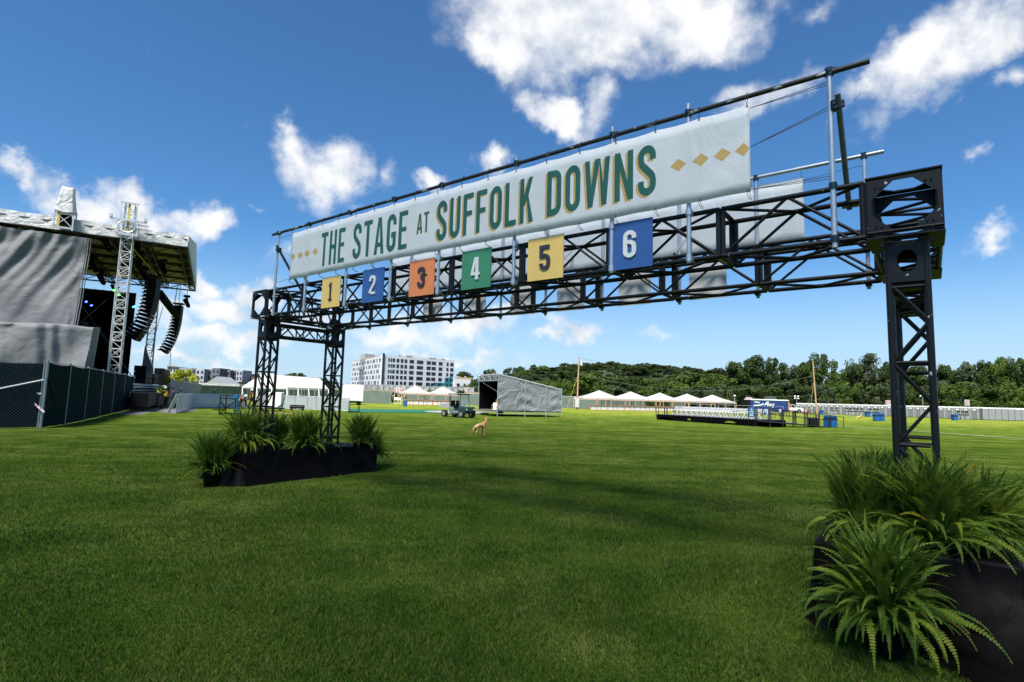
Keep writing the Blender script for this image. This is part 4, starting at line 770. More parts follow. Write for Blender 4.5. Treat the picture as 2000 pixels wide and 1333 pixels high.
for k in range(n_):
    for sg in (1, -1):
        a0 = k*st-(2.5 if sg > 0 else 0); z0, z1 = .04, 2.5; x0 = a0; x1 = a0+2.46*sg; 
        if sg < 0: x1 = a0-2.46
        lo, hi = 0, 1
        for (bd, s_) in ((0, 1), (gL, -1)):
            f0 = (x0-bd)*s_; f1_ = (x1-bd)*s_
            if f0 < 0 and f1_ < 0: lo = 2
            elif f0 < 0: lo = max(lo, f0/(f0-f1_))
            elif f1_ < 0: hi = min(hi, f0/(f0-f1_))
        if lo >= hi: continue
        p = lambda t_: gd*(x0+(x1-x0)*t_)+Vector((0, 0, z0+(z1-z0)*t_))+gn*(.0 if sg > 0 else .004); mb.tube(p(lo), p(hi), .006, 3, cap=False)
mb.build('chain_link', mat('chain_wire', (.17, .19, .20), .5, .5), gate)
mb = MB(); mb.tube((0, 0, 0), (0, 0, 2.55), .035, 8); mb.tube(gd*gL, gd*gL+Vector((0, 0, 2.5)), .035, 8); each(mb, 'frame', GALV, gate)
for z in (.12, .6, 1.15, 1.55, 1.85, 2.3): MB().tube((0, 0, z), Vector((.10, .05, z)), .022, 5).build('hinge', GALV, gate)
MB().tube(Vector((0, 0, 1.86))+gn*.06, gd*2.6+Vector((0, 0, 1.08))+gn*.06, .028, 6).build('cross_bar', WHITE, gate)
tg = thing('barrier_tape', 'red and white barrier tape tied to the gate post', 'tape', gr_+Vector((0, 0, 1.0))); mb = MB(); pth = [Vector((.05, -.06, .33)), Vector((-.16, -.10, .33)), Vector((-.25, -.1, .15)), Vector((-.1, -.12, -.08)), Vector((.1, -.16, -.2)), Vector((.36, -.2, -.37))]
for a, b in zip(pth, pth[1:]): mb.bar(a, b, .02, .07)
mb.build('ribbon', TAPE, tg)
fence('screened_fence', 'pale grey corrugated fence running back beside the yellow green tree', [GD(333, 52), GD(393, 82)], 2.45, 12, mat('grey_fence', (.16, .19, .22), .6, var=.3, scale=3), 'temporary fences')
fence('screened_fence', 'dark olive screened fence behind the white marquee', [GD(393, 83), GD(480, 94), GD(670, 112)], 2.35, 14, MESHF, 'temporary fences')
fence('screened_fence', 'grey green screened fence between the white trailer and the left exit sign', [GD(668, 104), GD(764, 101)], 2.35, 5, MESHF, 'temporary fences')
fence('screened_fence', 'grey green screened fence behind the cart and the small stage', [GD(795, 116), GD(940, 112), GD(1176, 108)], 2.35, 16, MESHF, 'temporary fences')
fence('screened_fence', 'grey green screened fence along the trees behind the five white tents', [GD(1176, 112), GD(1480, 142), GD(1560, 156)], 2.5, 22, MESHF, 'temporary fences')
# ---------------------------------------------------------------- crowd barriers
PERF = mat('perforated_sheet', (.62, .65, .68), .5, .3, alpha=.62, var=.06)
def barrier(p, q, lab):
    d = Vector(q)-Vector(p); r = thing('crowd_barrier', lab, 'barrier', p, math.atan2(d.y, d.x), 'silver crowd barriers'); L_ = d.length; h = 1.28
    MB().box((L_/2, 0, h/2+.04), (L_-.06, .012, h-.1)).build('panel', PERF, r)
    mb = MB(); mb.tube((.02, 0, 0), (.02, 0, h), .025, 6); mb.tube((L_-.02, 0, 0), (L_-.02, 0, h), .025, 6); mb.tube((.02, 0, h), (L_-.02, 0, h), .025, 6); mb.tube((.02, 0, .05), (L_-.02, 0, .05), .02, 6); mb.build('frame', ALU, r)
    mb = MB()
    for k in range(1, 12): mb.box((L_*k/12, -.015, h/2), (.012, .012, h-.1))
    mb.build('ribs', ALU, r); return r
runs = [((344, 807), (358, 801.5), 'at the left end by the pavement, set at an angle'), ((358, 801.5), (377, 797), 'second from the left end, set at an angle')]
xs_ = [377, 398, 420, 441, 462, 482]; runs += [((a, 797+(a-377)*.008), (b, 797+(b-377)*.008), f'in the left run, {["first", "second", "third", "fourth", "fifth"][i]} from left') for i, (a, b) in enumerate(zip(xs_, xs_[1:]))]
xs_ = [503, 527, 551, 575, 599, 617, 637]; runs += [((a, 798+(a-500)*.03), (b, 798+(b-500)*.03), f'seen between gateway legs, {["first", "second", "third", "fourth", "fifth", "sixth"][i]} from left') for i, (a, b) in enumerate(zip(xs_, xs_[1:]))]
runs += [((638, 802.5), (660, 803), 'behind the rear left gateway leg'), ((660, 803), (682, 803.5), 'right beside the rear left gateway leg')]
for a, b, lb in runs: br = barrier(G(*a), G(*b), 'silver perforated crowd barrier '+lb)
bs0 = thing('crowd_barrier', 'slanting silver brace frame at the left end of the barriers', 'barrier', G(344, 807.5)); e = G(329, 807)-G(344, 807.5); mb = MB(); mb.bar(Vector((0, 0, 1.3)), e+Vector((0, 0, .04)), .3, .03); mb.build('panel', PERF, bs0); mb = MB(); mb.tube((0, 0, 0), e, .025, 5); mb.tube((0, 0, 1.3), e, .025, 5); mb.build('frame', ALU, bs0)
pv = MB(); pp = [G(*q) for q in ((222, 809.5), (262, 799), (335, 795), (395, 793.5), (376, 804), (330, 808), (300, 803.5), (277, 811))]; pv.quad(*[p+Vector((0, 0, .006)) for p in pp]); struct('pavement', pv, mat('pavement_plates', (.13, .127, .13), .85, var=.12, scale=1.2))
# ---------------------------------------------------------------- people
SKIN = mat('skin', (.30, .17, .11), .6, var=.05); SKD = mat('skin_dark', (.10, .055, .035), .6, var=.05); NVY = mat('navy_cloth', (.02, .022, .035), .8); BKC = mat('dark_cloth', (.012, .012, .014), .8); GRC = mat('grey_blue_cloth', (.10, .12, .17), .8); HIV = mat('hi_vis_lime', (.55, .85, .03), .6, var=.05); HIO = mat('hi_vis_orange', (.75, .16, .02), .6); LIME = mat('pale_lime_shirt', (.55, .72, .30), .7); HELM = mat('hard_hat', (.78, .78, .76), .4, var=.03); HAIRD = mat('dark_hair', (.012, .01, .009), .8); TANC = mat('tan_cloth', (.13, .11, .09), .8)
def skinmesh(name, V, E, rad, m, par, sub=1, root=0):
    me = bpy.data.meshes.new(name); me.from_pydata([tuple(v) for v in V], E, []); o = bpy.data.objects.new(name, me); C.objects.link(o)
    s = o.modifiers.new('s', 'SKIN'); s.use_smooth_shade = True
    for i, rr in enumerate(rad): d = me.skin_vertices[0].data[i]; d.radius = (rr, rr) if not hasattr(rr, '__len__') else rr; d.use_root = (i == root)
    if sub: mm = o.modifiers.new('u', 'SUBSURF'); mm.levels = sub; mm.render_levels = sub
    bpy.context.view_layer.update(); dg = bpy.context.evaluated_depsgraph_get(); nm = bpy.data.meshes.new_from_object(o.evaluated_get(dg)); bpy.data.objects.remove(o); nm.materials.clear(); nm.materials.append(m); nm.name = name
    return link(name, nm, par)
def person(lab, loc, face, pose='stand', skin=SKIN, top=None, vest=None, legs=NVY, helmet=True, h=1.78, sleeve=True, lift=0.):
    """figure facing local +X, feet on the ground"""
    r = thing('person', lab, 'person', Vector(loc)+Vector((0, 0, lift)), face, 'crew on the field'); k = h/1.78; J = {}
    bend = {'stand': 0, 'reach': .12, 'bend': 1.0, 'walk': .08, 'cross': .05}[pose]
    P = Vector((0, 0, .95)); up = Vector((math.sin(bend), 0, math.cos(bend))); fw = Vector((math.cos(bend), 0, -math.sin(bend)))
    if pose == 'bend': P = Vector((-.12, 0, .88))
    ch = P+up*.30; sh = P+up*.50; nk = P+up*.57; hd = nk+(up*.8+fw*.25+Vector((0, 0, .25))).normalized()*.13; tp = hd+(up*.7+Vector((0, 0, .5))).normalized()*.11
    V = [P, ch, sh, nk, hd, tp, hd+fw*.085+up*-.01]; E = [(0, 1), (1, 2), (2, 3), (3, 4), (4, 5), (4, 6)]; Rr = [(.13, .10), (.145, .105), (.13, .09), .052, .080, .062, .030]
    arms = {'stand': ((.05, .30), (.12, .28)), 'reach': ((.24, .20), (.46, .16)), 'bend': ((.06, .30), (.10, .60)), 'walk': ((-.1, .28), (.02, .52)), 'cross': ((.05, .27), (.24, .22))}[pose]
    hands = []
    for s in (1, -1):
        a = sh+Vector((0, .19*s, -.03)); e = a+fw*(arms[0][0] if not (pose == 'walk' and s < 0) else .14)+Vector((0, .05*s, -.28)); wz = {'stand': -.26, 'reach': -.02, 'bend': -.26, 'walk': -.24, 'cross': -.02}[pose]; wpt = e+Vector((arms[1][0]*.9, (-.02 if pose != 'cross' else -.16)*s, wz)); hdir = (wpt-e).normalized(); hp = wpt+hdir*.07
        n = len(V); V += [a, e, wpt, hp]; E += [(2, n), (n, n+1), (n+1, n+2), (n+2, n+3)]; Rr += [.058, .042, .030, .034]; J[s] = (n, n+1, n+2)
        sd_ = hdir.cross(Vector((0, 1, 0))).normalized()
        for q, (off, ln) in enumerate(((-.028, .066), (-.009, .078), (.010, .074), (.028, .056))): V.append(hp+sd_*off+hdir*ln+Vector((0, -.012*s, 0))); E.append((n+3, len(V)-1)); Rr.append(.009)
        V.append(wpt+sd_*.05+hdir*.06); E.append((n+2, len(V)-1)); Rr.append(.010)
    legsV = []
    for s in (1, -1):
        st_ = {'walk': .26*s, 'bend': .10*s, 'reach': .1*s}.get(pose, .03*s); hp = P+Vector((0, .09*s, -.06)); kn = Vector((P.x*.4+st_*.6+.04, .10*s, .50)); an = Vector((st_, .11*s, .09)); to = an+Vector((.15, .02*s, -.05))
        n = len(V); V += [hp, kn, an, to]; E += [(0, n), (n, n+1), (n+1, n+2), (n+2, n+3)]; Rr += [.088, .060, .042, .036]; legsV.append((hp, kn, an, to))
    skinmesh('body', [v*k for v in V], E, [(tuple(x*k for x in q) if hasattr(q, '__len__') else q*k) for q in Rr], skin, r)
    TV = [P-up*.04, ch, sh, sh+up*.04]; TE = [(0, 1), (1, 2), (2, 3)]; TR_ = [(.155, .122), (.168, .126), (.155, .112), .065]
    if top or vest:
        V2 = list(TV); E2 = list(TE); R2 = list(TR_)
        for s in (1, -1):
            a, e, w_ = (V[i] for i in J[s]); n = len(V2); V2 += [a, a.lerp(e, .75)] + ([e, e.lerp(w_, .9)] if sleeve else []); E2 += [(2, n), (n, n+1)]+([(n+1, n+2), (n+2, n+3)] if sleeve else []); R2 += [.072, .060]+([.053, .040] if sleeve else [])
        skinmesh('shirt', [v*k for v in V2], E2, [(tuple(x*k for x in q) if hasattr(q, '__len__') else q*k) for q in R2], top or NVY, r)
    if vest:
        skinmesh('vest', [v*k for v in (P-up*.02, ch, sh)], [(0, 1), (1, 2)], [(.172*k, .142*k), (.184*k, .146*k), (.168*k, .128*k)], vest, r)
        mb = MB()
        for s in (1, -1): mb.bar((ch+fw*.142+Vector((0, .07*s, 0))-up*.26)*k, (sh+fw*.128+Vector((0, .06*s, 0)))*k, .055*k, .03*k, up=(0, 1, 0)); mb.bar((ch-fw*.142+Vector((0, .07*s, 0))-up*.26)*k, (sh-fw*.128+Vector((0, .06*s, 0)))*k, .055*k, .03*k, up=(0, 1, 0))
        each(mb, 'vest_stripe', HIO, r, gap=.002)
    V3 = [P]; E3 = []; R3 = [(.150, .118)]
    for hp, kn, an, to in legsV: n = len(V3); V3 += [hp, kn, an]; E3 += [(0, n), (n, n+1), (n+1, n+2)]; R3 += [.102, .075, .062]
    skinmesh('trousers', [v*k for v in V3], E3, [(tuple(x*k for x in q) if hasattr(q, '__len__') else q*k) for q in R3], legs, r)
    for hp, kn, an, to in legsV:
        d = (to-an); d.z = 0; MB().rbox((an+d*.5+Vector((0, 0, -.045)))*k, (.28*k, .10*k, .09*k), .03*k).build('shoe', DARK, r)
    mb = MB()
    if helmet: mb.ball((tp+up*-.005)*k, (.125*k, .105*k, .095*k), 12, 8); mb.lathe((tp-up*.03)*k, [(.10*k, .0), (.145*k, -.01*k), (.145*k, -.018*k), (.09*k, -.02*k)], 14); mb.build('hard_hat', HELM, r)
    else: mb.ball((tp-fw*.015-up*.005)*k, (.098*k, .088*k, .080*k), 10, 7); mb.build('hair', HAIRD, r)
    mb = MB()
    for s in (1, -1): mb.ball((hd+fw*.076+Vector((0, .03*s, .02)))*k, .011*k, 6, 4)
    each(mb, 'eye', DARK, r, gap=.002); return r
person('person in lime and orange vest and white hard hat beside the black subwoofers', G(322, 798.5), R(165), 'reach', SKD, BKC, HIV, BKC)
person('person in a blue grey shirt, dark haired, beside the subwoofers', G(336, 798), R(200), 'cross', SKIN, GRC, None, TANC, False, 1.72, False)
person('person in a pale lime shirt and white hard hat behind the angled crowd barrier', G(350, 796.5), R(-10), 'stand', SKIN, LIME, None, NVY, True, 1.72, False)
person('person in a grey shirt and white hard hat behind the straight crowd barriers', G(417.5, 792), R(190), 'reach', SKD, GRC, None, NVY, True, 1.72, False)
person('person in a bright lime vest bending over beside the blue lift cart', G(466, 811), R(-20), 'bend', SKIN, BKC, HIV, BKC, True, 1.74)
person('person in orange and lime vest walking just left of the far truss leg', G(491, 800), R(170), 'walk', SKD, BKC, HIV, BKC, True, 1.80)
sp_ = SP(163, 712, -.9); person('person in a safety vest half hidden by the grey dock cover', SM @ Vector((sp_.x, -1.1, 2.0)), R(-60), 'cross', SKD, BKC, HIV, BKC, True, 1.75)
MB().box((sp_.x+.6, -1.1, 1.0), (2.6, 2.0, 1.98)).build('side_dock', DARK, stage)
# ---------------------------------------------------------------- small gear near the stage
BLU = mat('blue_paint', (.02, .17, .42), .5)
r = thing('lift_cart', 'black framed hand lift cart with a blue mast', 'cart', G(452, 811.5), R(-8)); s = 1.25
mb = MB()
for a, b in (((-.55, -.25, .05), (-.55, -.25, 1.05)), ((-.55, .25, .05), (-.55, .25, 1.05)), ((-.55, -.25, 1.05), (.25, -.25, 1.05)), ((-.55, .25, 1.05), (.25, .25, 1.05)), ((-.55, -.25, .9), (.25, -.25, .9)), ((-.55, -.25, .1), (.4, -.25, .1)), ((-.55, .25, .1), (.4, .25, .1)), ((-.5, -.25, .1), (.3, -.25, .75)), ((-.5, -.25, .75), (-.2, -.25, .35)), ((-1.1, -.1, .28), (-.4, -.1, .28)), ((-1.1, .1, .28), (-.4, .1, .28)), ((.35, -.25, .05), (.35, -.25, 1.0))): mb.bar(Vector(a)*s, Vector(b)*s, .05, .05)
mb.build('frame', DARK, r); mb = MB(); mb.box((.28*s, -.05, .55*s), (.16, .16, 1.15*s)); mb.box((.22*s, -.1, .95*s), (.3, .12, .3)); mb.build('mast', BLU, r)
for x in (-.45, .35): MB().tube((x*s, -.35, .08), (x*s, -.27, .08), .08, 10).build('wheel', DARK, r)
r = thing('road_case', 'long black road case lying on the grass in front of the barriers', 'case', G(580, 802), R(5)); MB().rbox((0, 0, .32), (1.2, .5, .34), .03).build('body', DARK, r); MB().box((0, -.253, .36), (1.2, .012, .02)).build('edging', ALU, r)
for x in (-.5, .5): MB().tube((x, -.2, .08), (x, .2, .08), .07, 8).build('castor', DARK, r)
r = thing('equipment_cart', 'white panelled equipment cart with black base beside the near truss leg', 'cart', G(536, 803), R(4)); MB().rbox((0, 0, .95), (1.25, .7, 1.3), .05).build('cover', WHITE, r); mb = MB(); mb.box((0, 0, .22), (1.45, .75, .10)); mb.bar((.7, -.38, .25), (.95, -.38, 1.3), .05, .05); mb.bar((.3, -.38, .3), (.95, -.38, .75), .05, .05); mb.build('frame', DARK, r)
for x in (-.6, .6): MB().tube((x, -.4, .1), (x, -.3, .1), .1, 10).build('wheel', DARK, r)
tag(MB().box((0, 0, .012), (1.9, .25, .024)).build('plank', mat('salmon_board', (.62, .28, .22), .7)), 'salmon pink board lying on the grass between the gateway legs', 'board').location = G(548, 807.5)
tag(MB().box((0, 0, .012), (1.2, .12, .024)).build('plank', mat('pale_board', (.6, .5, .33), .7)), 'pale wooden board lying on the grass beside the bending person', 'board').location = G(478, 807)
gm_ = mat('green_mat', (.005, .13, .05), .6, var=.18, scale=.35, detail=1); mb = MB(); q = [G(680, 799.5), G(925, 803), G(925, 808), G(680, 806)]; b0 = q[0].copy(); o = MB().prism([p-b0 for p in q], (0, 0, .05)).build('floor_mat', gm_); o.location = b0+Vector((0, 0, .004)); tag(o, 'long bright green floor mat laid across the lawn', 'mat')
o = MB().prism([G(*p)-G(830, 806) for p in ((830, 806), (918, 806.5), (955, 810.5), (880, 810))], (0, 0, .10)).build('ramp_plate', mat('grey_plate', (.42, .43, .44), .6)); o.location = G(830, 806)+Vector((0, 0, .06)); tag(o, 'flat grey plate lying behind the utility cart', 'plate')
def strip(pts, w, z, m, name):
    b0 = pts[0].copy(); mb = MB()
    for a, b in zip(pts, pts[1:]): d = (b-a).normalized(); n = Vector((-d.y, d.x, 0))*w/2; mb.quad(a-n-b0, b-n-b0, b+n-b0, a+n-b0)
    o = mb.build(name, m); o.location = b0+Vector((0, 0, z)); return o
tag(strip([G(*p) for p in ((1250, 804), (1300, 808), (1420, 815), (1605, 831), (1750, 840), (1900, 851), (2010, 858.5), (2200, 872))], .22, .02, mat('pale_strip', (.55, .55, .55), .6), 'cable_strip'), 'pale grey cable strip running across the grass on the right', 'cable')
# ---------------------------------------------------------------- coyote decoys
COY = bpy.data.materials.new('coyote_coat'); t = nt(COY); n_ = t.nodes.new; l_ = t.links.new; o_ = n_('ShaderNodeOutputMaterial'); b_ = n_('ShaderNodeBsdfPrincipled'); b_.inputs['Roughness'].default_value = .7; tc = n_('ShaderNodeTexCoord'); n1 = n_('ShaderNodeTexNoise'); n1.inputs['Scale'].default_value = 7; n1.inputs['Detail'].default_value = 5; l_(tc.outputs['Object'], n1.inputs[0])
cr = n_('ShaderNodeValToRGB'); e = cr.color_ramp.elements; e[0].position = .34; e[0].color = (.16, .09, .05, 1); e[1].position = .46; e[1].color = (.55, .26, .08, 1); x_ = e.new(.60); x_.color = (.62, .36, .16, 1); x_ = e.new(.68); x_.color = (.50, .44, .38, 1); l_(n1.outputs['Fac'], cr.inputs[0]); l_(cr.outputs[0], b_.inputs['Base Color']); l_(b_.outputs[0], o_.inputs[0])
def coyote(lab, loc, face, s):
    r = thing('coyote_decoy', lab, 'coyote decoy', loc, face, 'coyote decoys on the lawn')
    V = [(-.22, 0, .50), (-.02, 0, .52), (.20, 0, .54), (.30, 0, .64), (.38, 0, .78), (.46, 0, .80), (.575, 0, .755)]; Rr = [(.085, .10), (.085, .10), (.095, .13), (.065, .085), .062, .050, .020]; E = [(i, i+1) for i in range(6)]
    for s_ in (1, -1):
        n = len(V); V += [(.22, .065*s_, .44), (.21, .07*s_, .24), (.22, .07*s_, .05), (.26, .07*s_, .02)]; E += [(2, n), (n, n+1), (n+1, n+2), (n+2, n+3)]; Rr += [.05, .028, .020, .022]
        n = len(V); V += [(-.25, .065*s_, .42), (-.20, .07*s_, .29), (-.31, .07*s_, .19), (-.27, .07*s_, .04), (-.22, .07*s_, .02)]; E += [(0, n), (n, n+1), (n+1, n+2), (n+2, n+3), (n+3, n+4)]; Rr += [.07, .042, .023, .019, .022]
        n = len(V); V += [(.375, .045*s_, .86), (.37, .055*s_, .93)]; E += [(4, n), (n, n+1)]; Rr += [.028, .008]
    n = len(V); V += [(-.32, 0, .46), (-.38, 0, .32), (-.40, 0, .16)]; E += [(0, n), (n, n+1), (n+1, n+2)]; Rr += [.035, .055, .018]
    skinmesh('body', [Vector(v)*s for v in V], E, [(tuple(x*s for x in q) if hasattr(q, '__len__') else q*s) for q in Rr], COY, r)
    MB().ball(Vector((.59, 0, .758))*s, .016*s, 6, 4).build('nose', DARK, r)
    mb = MB()
    for s_ in (1, -1): mb.ball(Vector((.49, .035*s_, .825))*s, .010*s, 6, 4)
    each(mb, 'eye', DARK, r, gap=.002); return r
coyote('orange brown coyote decoy standing in mid lawn with its head raised', G(937, 852.5), R(40), .90); coyote('far coyote decoy standing on the bright grass near the portable toilets', G(1677, 820.5), R(10), .80)
# ---------------------------------------------------------------- utility cart
CGR = mat('cart_grey', (.16, .20, .20), .45, var=.06); CDG = mat('cart_dark_green', (.02, .05, .045), .4); GLS = mat('windscreen', (.35, .42, .45), .1, alpha=.35); LAMPW = mat('lamp_glass', (.8, .8, .75), .2); TYR = mat('tyre', (.015, .015, .016), .8)
def wheel(par, c, r_, w, ax=(0, 1, 0)):
    a = Vector(ax)*w/2; o = MB().tube(Vector(c)-a, Vector(c)+a, r_, 16).build('wheel', TYR, par); MB().tube(Vector(c)-a*1.06, Vector(c)+a*1.06, r_*.55, 12).build('rim', ALU, o)
cart = thing('utility_cart', 'green and grey utility cart with canopy and cargo bed beside the small stage', 'cart', G(895, 815.5), R(-40)); c_ = cart
MB().rbox((.95, 0, .62), (.75, 1.25, .50), .09).build('bonnet', CDG, c_); mb = MB(); mb.rbox((.1, 0, .42), (1.2, 1.2, .22), .04); mb.rbox((-.25, 0, .62), (.5, 1.2, .42), .05); mb.build('body', CGR, c_)
mb = MB(); mb.box((-1.0, 0, .78), (1.15, 1.3, .06)); mb.box((-1.0, .63, .93), (1.15, .05, .28)); mb.box((-1.0, -.63, .93), (1.15, .05, .28)); mb.box((-1.56, 0, .93), (.05, 1.3, .28)); mb.box((-.44, 0, .93), (.05, 1.3, .28)); mb.build('cargo_bed', mat('bed_grey', (.35, .37, .38), .5), c_)
for y in (.32, -.32): o = MB().rbox((-.1, y, .86), (.5, .5, .14), .04).build('seat', DARK, c_); MB().rbox((-.36, y, 1.12), (.12, .5, .45), .04).build('seat_back', DARK, o)
mb = MB()
for x, x2 in ((.62, .48), (-.48, -.42)):
    for y in (.6, -.6): mb.tube((x, y, .8), (x2, y, 1.83), .025, 6)
mb.tube((.48, .6, 1.83), (.48, -.6, 1.83), .025, 6); each(mb, 'canopy_frame', DARK, c_); MB().rbox((.02, 0, 1.86), (1.25, 1.35, .08), .03).build('canopy', mat('canopy_navy', (.02, .025, .045), .5), c_); MB().quad((.66, .57, .85), (.66, -.57, .85), (.56, -.57, 1.35), (.56, .57, 1.35)).build('windscreen', GLS, c_)
for y in (.42, -.42): MB().tube((1.30, y, .66), (1.345, y, .66), .075, 10).build('headlight', LAMPW, c_)
MB().box((1.345, 0, .45), (.06, 1.2, .12)).build('bumper', DARK, c_); mb = MB(); mb.tube((.5, .32, .75), (.3, .32, 1.05), .02, 5); mb.lathe((.28, .32, 1.05), [(.15, 0), (.17, .02), (.15, .03)], 12); mb.build('steering_wheel', DARK, c_)
for x in (.95, -1.0):
    for y in (.58, -.58): wheel(c_, (x, y, .29), .29, .24)
# ---------------------------------------------------------------- small stage with grey cover
K = G(970, 814); ss = thing('small_stage', 'small covered stage with sloping grey tarpaulin side and black interior', 'stage', K, R(24.6)); SL, SDp = 6.6, 4.7; roofz = lambda x: 3.78-(1.2)*(x/SL)**1.05
TARP = sheet('pale_tarp', (.30, .325, .325), .6, .8, .3, .8)
def stp(a, b):
    x = SL*a; z = .55+(roofz(x)-.05-.55)*b; y = -.03+.06*math.sin((z*3.2+x*.35)*2+math.sin(x*1.7)*1.5)*math.sin(PI*min(1, abs(math.sin(x*.95+.35))+.2))*(.3+.7*(1-b))-.05*math.sin(PI*a*2)*math.sin(PI*b); return Vector((x, y, z))
mb = MB(); mb.grid(stp, 90, 50); mb.build('side_tarp', TARP, ss)
mb = MB(); mb.grid(lambda a, b: Vector((SL*a-.05, -.06+(SDp+.12)*b, roofz(SL*a)+.04+.04*math.sin(a*9)*math.sin(b*PI))), 24, 6); mb.grid(lambda a, b: Vector((SL*a-.05, -.09, roofz(SL*a)+.04-.09*b)), 24, 1); mb.build('roof_cover', ROOFW, ss)
mb = MB(); mb.quad((3.3, .1, .5), (3.3, SDp-.1, .5), (3.3, SDp-.1, 3.1), (3.3, .1, 3.1)); mb.quad((.1, SDp-.06, .5), (SL, SDp-.06, .5), (SL, SDp-.06, 2.5), (3.3, SDp-.06, 3.1), (.1, SDp-.06, 3.6)); mb.quad((.15, .06, .5), (3.3, .06, .5), (3.3, .06, 3.1), (.15, .06, 3.6)); mb.quad((.42, .08, 3.12), (.42, SDp-.08, 3.12), (.42, SDp-.08, 3.66), (.42, .08, 3.66)); mb.build('black_lining', BDRAPE, ss)
MB().box((SL/2, SDp/2, .48), (SL, SDp, .14)).build('deck', mat('deck_grey', (.13, .13, .13), .7), ss)
for x, y in ((.03, .03), (.03, SDp-.03), (2.75, .03), (4.9, .03), (SL-.05, .03), (SL-.05, SDp-.03)): MB().tube((x, y-.08 if y < 1 else y, 0), (x, y-.08 if y < 1 else y, roofz(x)+(.12 if x > 6 else -.1)), .045, 8).build('post', ALU, ss)
mb = MB(); truss(mb, (-.12, 0, 3.2), (-.12, SDp, 3.2), X, Z, .3, .5, 7, .04, .03, 1, 6); mb.build('front_truss', ALU, ss)
mb = MB()
for z in (1.1, 1.75, 2.4, 3.0): mb.tube((2.9, .1, z), (2.9, SDp-.1, z), .03, 6)
mb.tube((.3, SDp-.3, 3.1), (2.8, .5, .8), .03, 6); mb.tube((2.8, SDp-.6, 2.2), (2.8, 1., .6), .03, 6); mb.tube((0, .0, .25), (SL, -.05, .25), .03, 6); mb.tube((-.02, 0, .3), (-.02, SDp, .3), .03, 6); mb.build('scaffold_tube', ALU, ss)
def on_ss(x, y, z=.55): return ss.matrix_basis @ Vector((x, y, z))
r = thing('cooler', 'red drink cooler with a white lid on the small stage edge', 'cooler', on_ss(.35, .45)); MB().lathe((0, 0, 0), [(.001, 0), (.17, 0), (.2, .36), (.001, .36)], 14).build('body', mat('red_plastic', (.6, .02, .03), .4), r); MB().lathe((0, 0, .36), [(.205, 0), (.205, .07), (.001, .09)], 14).build('lid', WHITE, r)
r = thing('folding_chair', 'yellow plastic chair on the small stage', 'chair', on_ss(.6, 2.0), R(200)); YP = mat('yellow_plastic', (.65, .38, .03), .5); MB().rbox((0, 0, .42), (.45, .45, .05), .02).build('seat', YP, r); MB().rbox((-.22, 0, .72), (.05, .45, .5), .02).build('backrest', YP, r)
for x in (.18, -.18):
    for y in (.18, -.18): MB().tube((x, y, 0), (x, y, .42), .02, 6).build('leg', YP, r)
r = thing('draped_table', 'small table under a white cloth beside the yellow chair', 'table', on_ss(.6, 1.15)); mb = MB(); mb.grid(lambda a, b: Vector(((.42+.06*math.sin(a*38)*(1-b))*math.cos(2*PI*a)*min(1, 2-2*b), (.42+.06*math.sin(a*38)*(1-b))*math.sin(2*PI*a)*min(1, 2-2*b), .02+.62*min(1, b*2))), 60, 8); mb.build('tablecloth', WHITE, r); MB().tube((0, 0, 0), (0, 0, .63), .05, 8).build('leg', DARK, r)
r = thing('plastic_bin', 'tall dark grey bin standing at the front corner of the small stage', 'bin', G(977, 812.5)); MB().lathe((0, 0, 0), [(.001, 0), (.28, 0), (.33, .95), (.35, .97), (.35, 1.02), (.001, 1.05)], 14).build('body', mat('bin_dark', (.035, .035, .04), .6), r); MB().tube((-.25, .2, .08), (.25, .2, .08), .08, 8).build('wheels', DARK, r)
# ---------------------------------------------------------------- viewing platform with white chairs and ramp
PL, PR = G(1283, 820), G(1475, 833.5); pd = PR-PL; PLEN = pd.length; pa = math.atan2(pd.y, pd.x); plat = thing('viewing_platform', 'low black skirted viewing platform carrying rows of white chairs', 'platform', PL, pa); PH, PW = .52, 3.4
MB().box((PLEN/2, PW/2, PH-.05), (PLEN, PW, .1)).build('deck', mat('deck_black', (.05, .05, .055), .7), plat)
def skirt(a, b):
    x = PLEN*a; hole = max((1-((x-c)/w)**2 for c, w in ((1.3, .9), (8.9, .7), (4.3, .25))), default=0); zb = .30*math.sqrt(max(0, hole)) if hole > 0 else .0; return Vector((x, -.03+.02*math.sin(x*6+b), zb+(PH-.01-zb)*b))
mb = MB(); mb.grid(skirt, 140, 3); mb.quad((-.02, 0, 0), (-.02, PW, 0), (-.02, PW, PH-.01), (-.02, 0, PH-.01)); mb.quad((PLEN+.02, 0, 0), (PLEN+.02, PW, 0), (PLEN+.02, PW, PH-.01), (PLEN+.02, 0, PH-.01)); mb.build('skirt', BDRAPE, plat)
for x in (.1, 2.6, 5.2, 7.8, PLEN-.1): MB().tube((x, .1, 0), (x, .1, PH), .03, 6).build('leg', ALU, plat)
mb = MB()
for x0, x1 in ((0.2, 4.1), (4.5, 8.4), (8.8, PLEN-.1)):
    for z in (PH+.55, PH+1.05): mb.tube((x0, PW-.1, z), (x1, PW-.1, z), .022, 6)
    for x in (x0, (x0+x1)/2, x1): mb.tube((x, PW-.1, PH), (x, PW-.1, PH+1.05), .022, 6)
mb.build('guard_rail', ALU, plat)
CW = mat('chair_white', (.52, .53, .55), .45, var=.02)
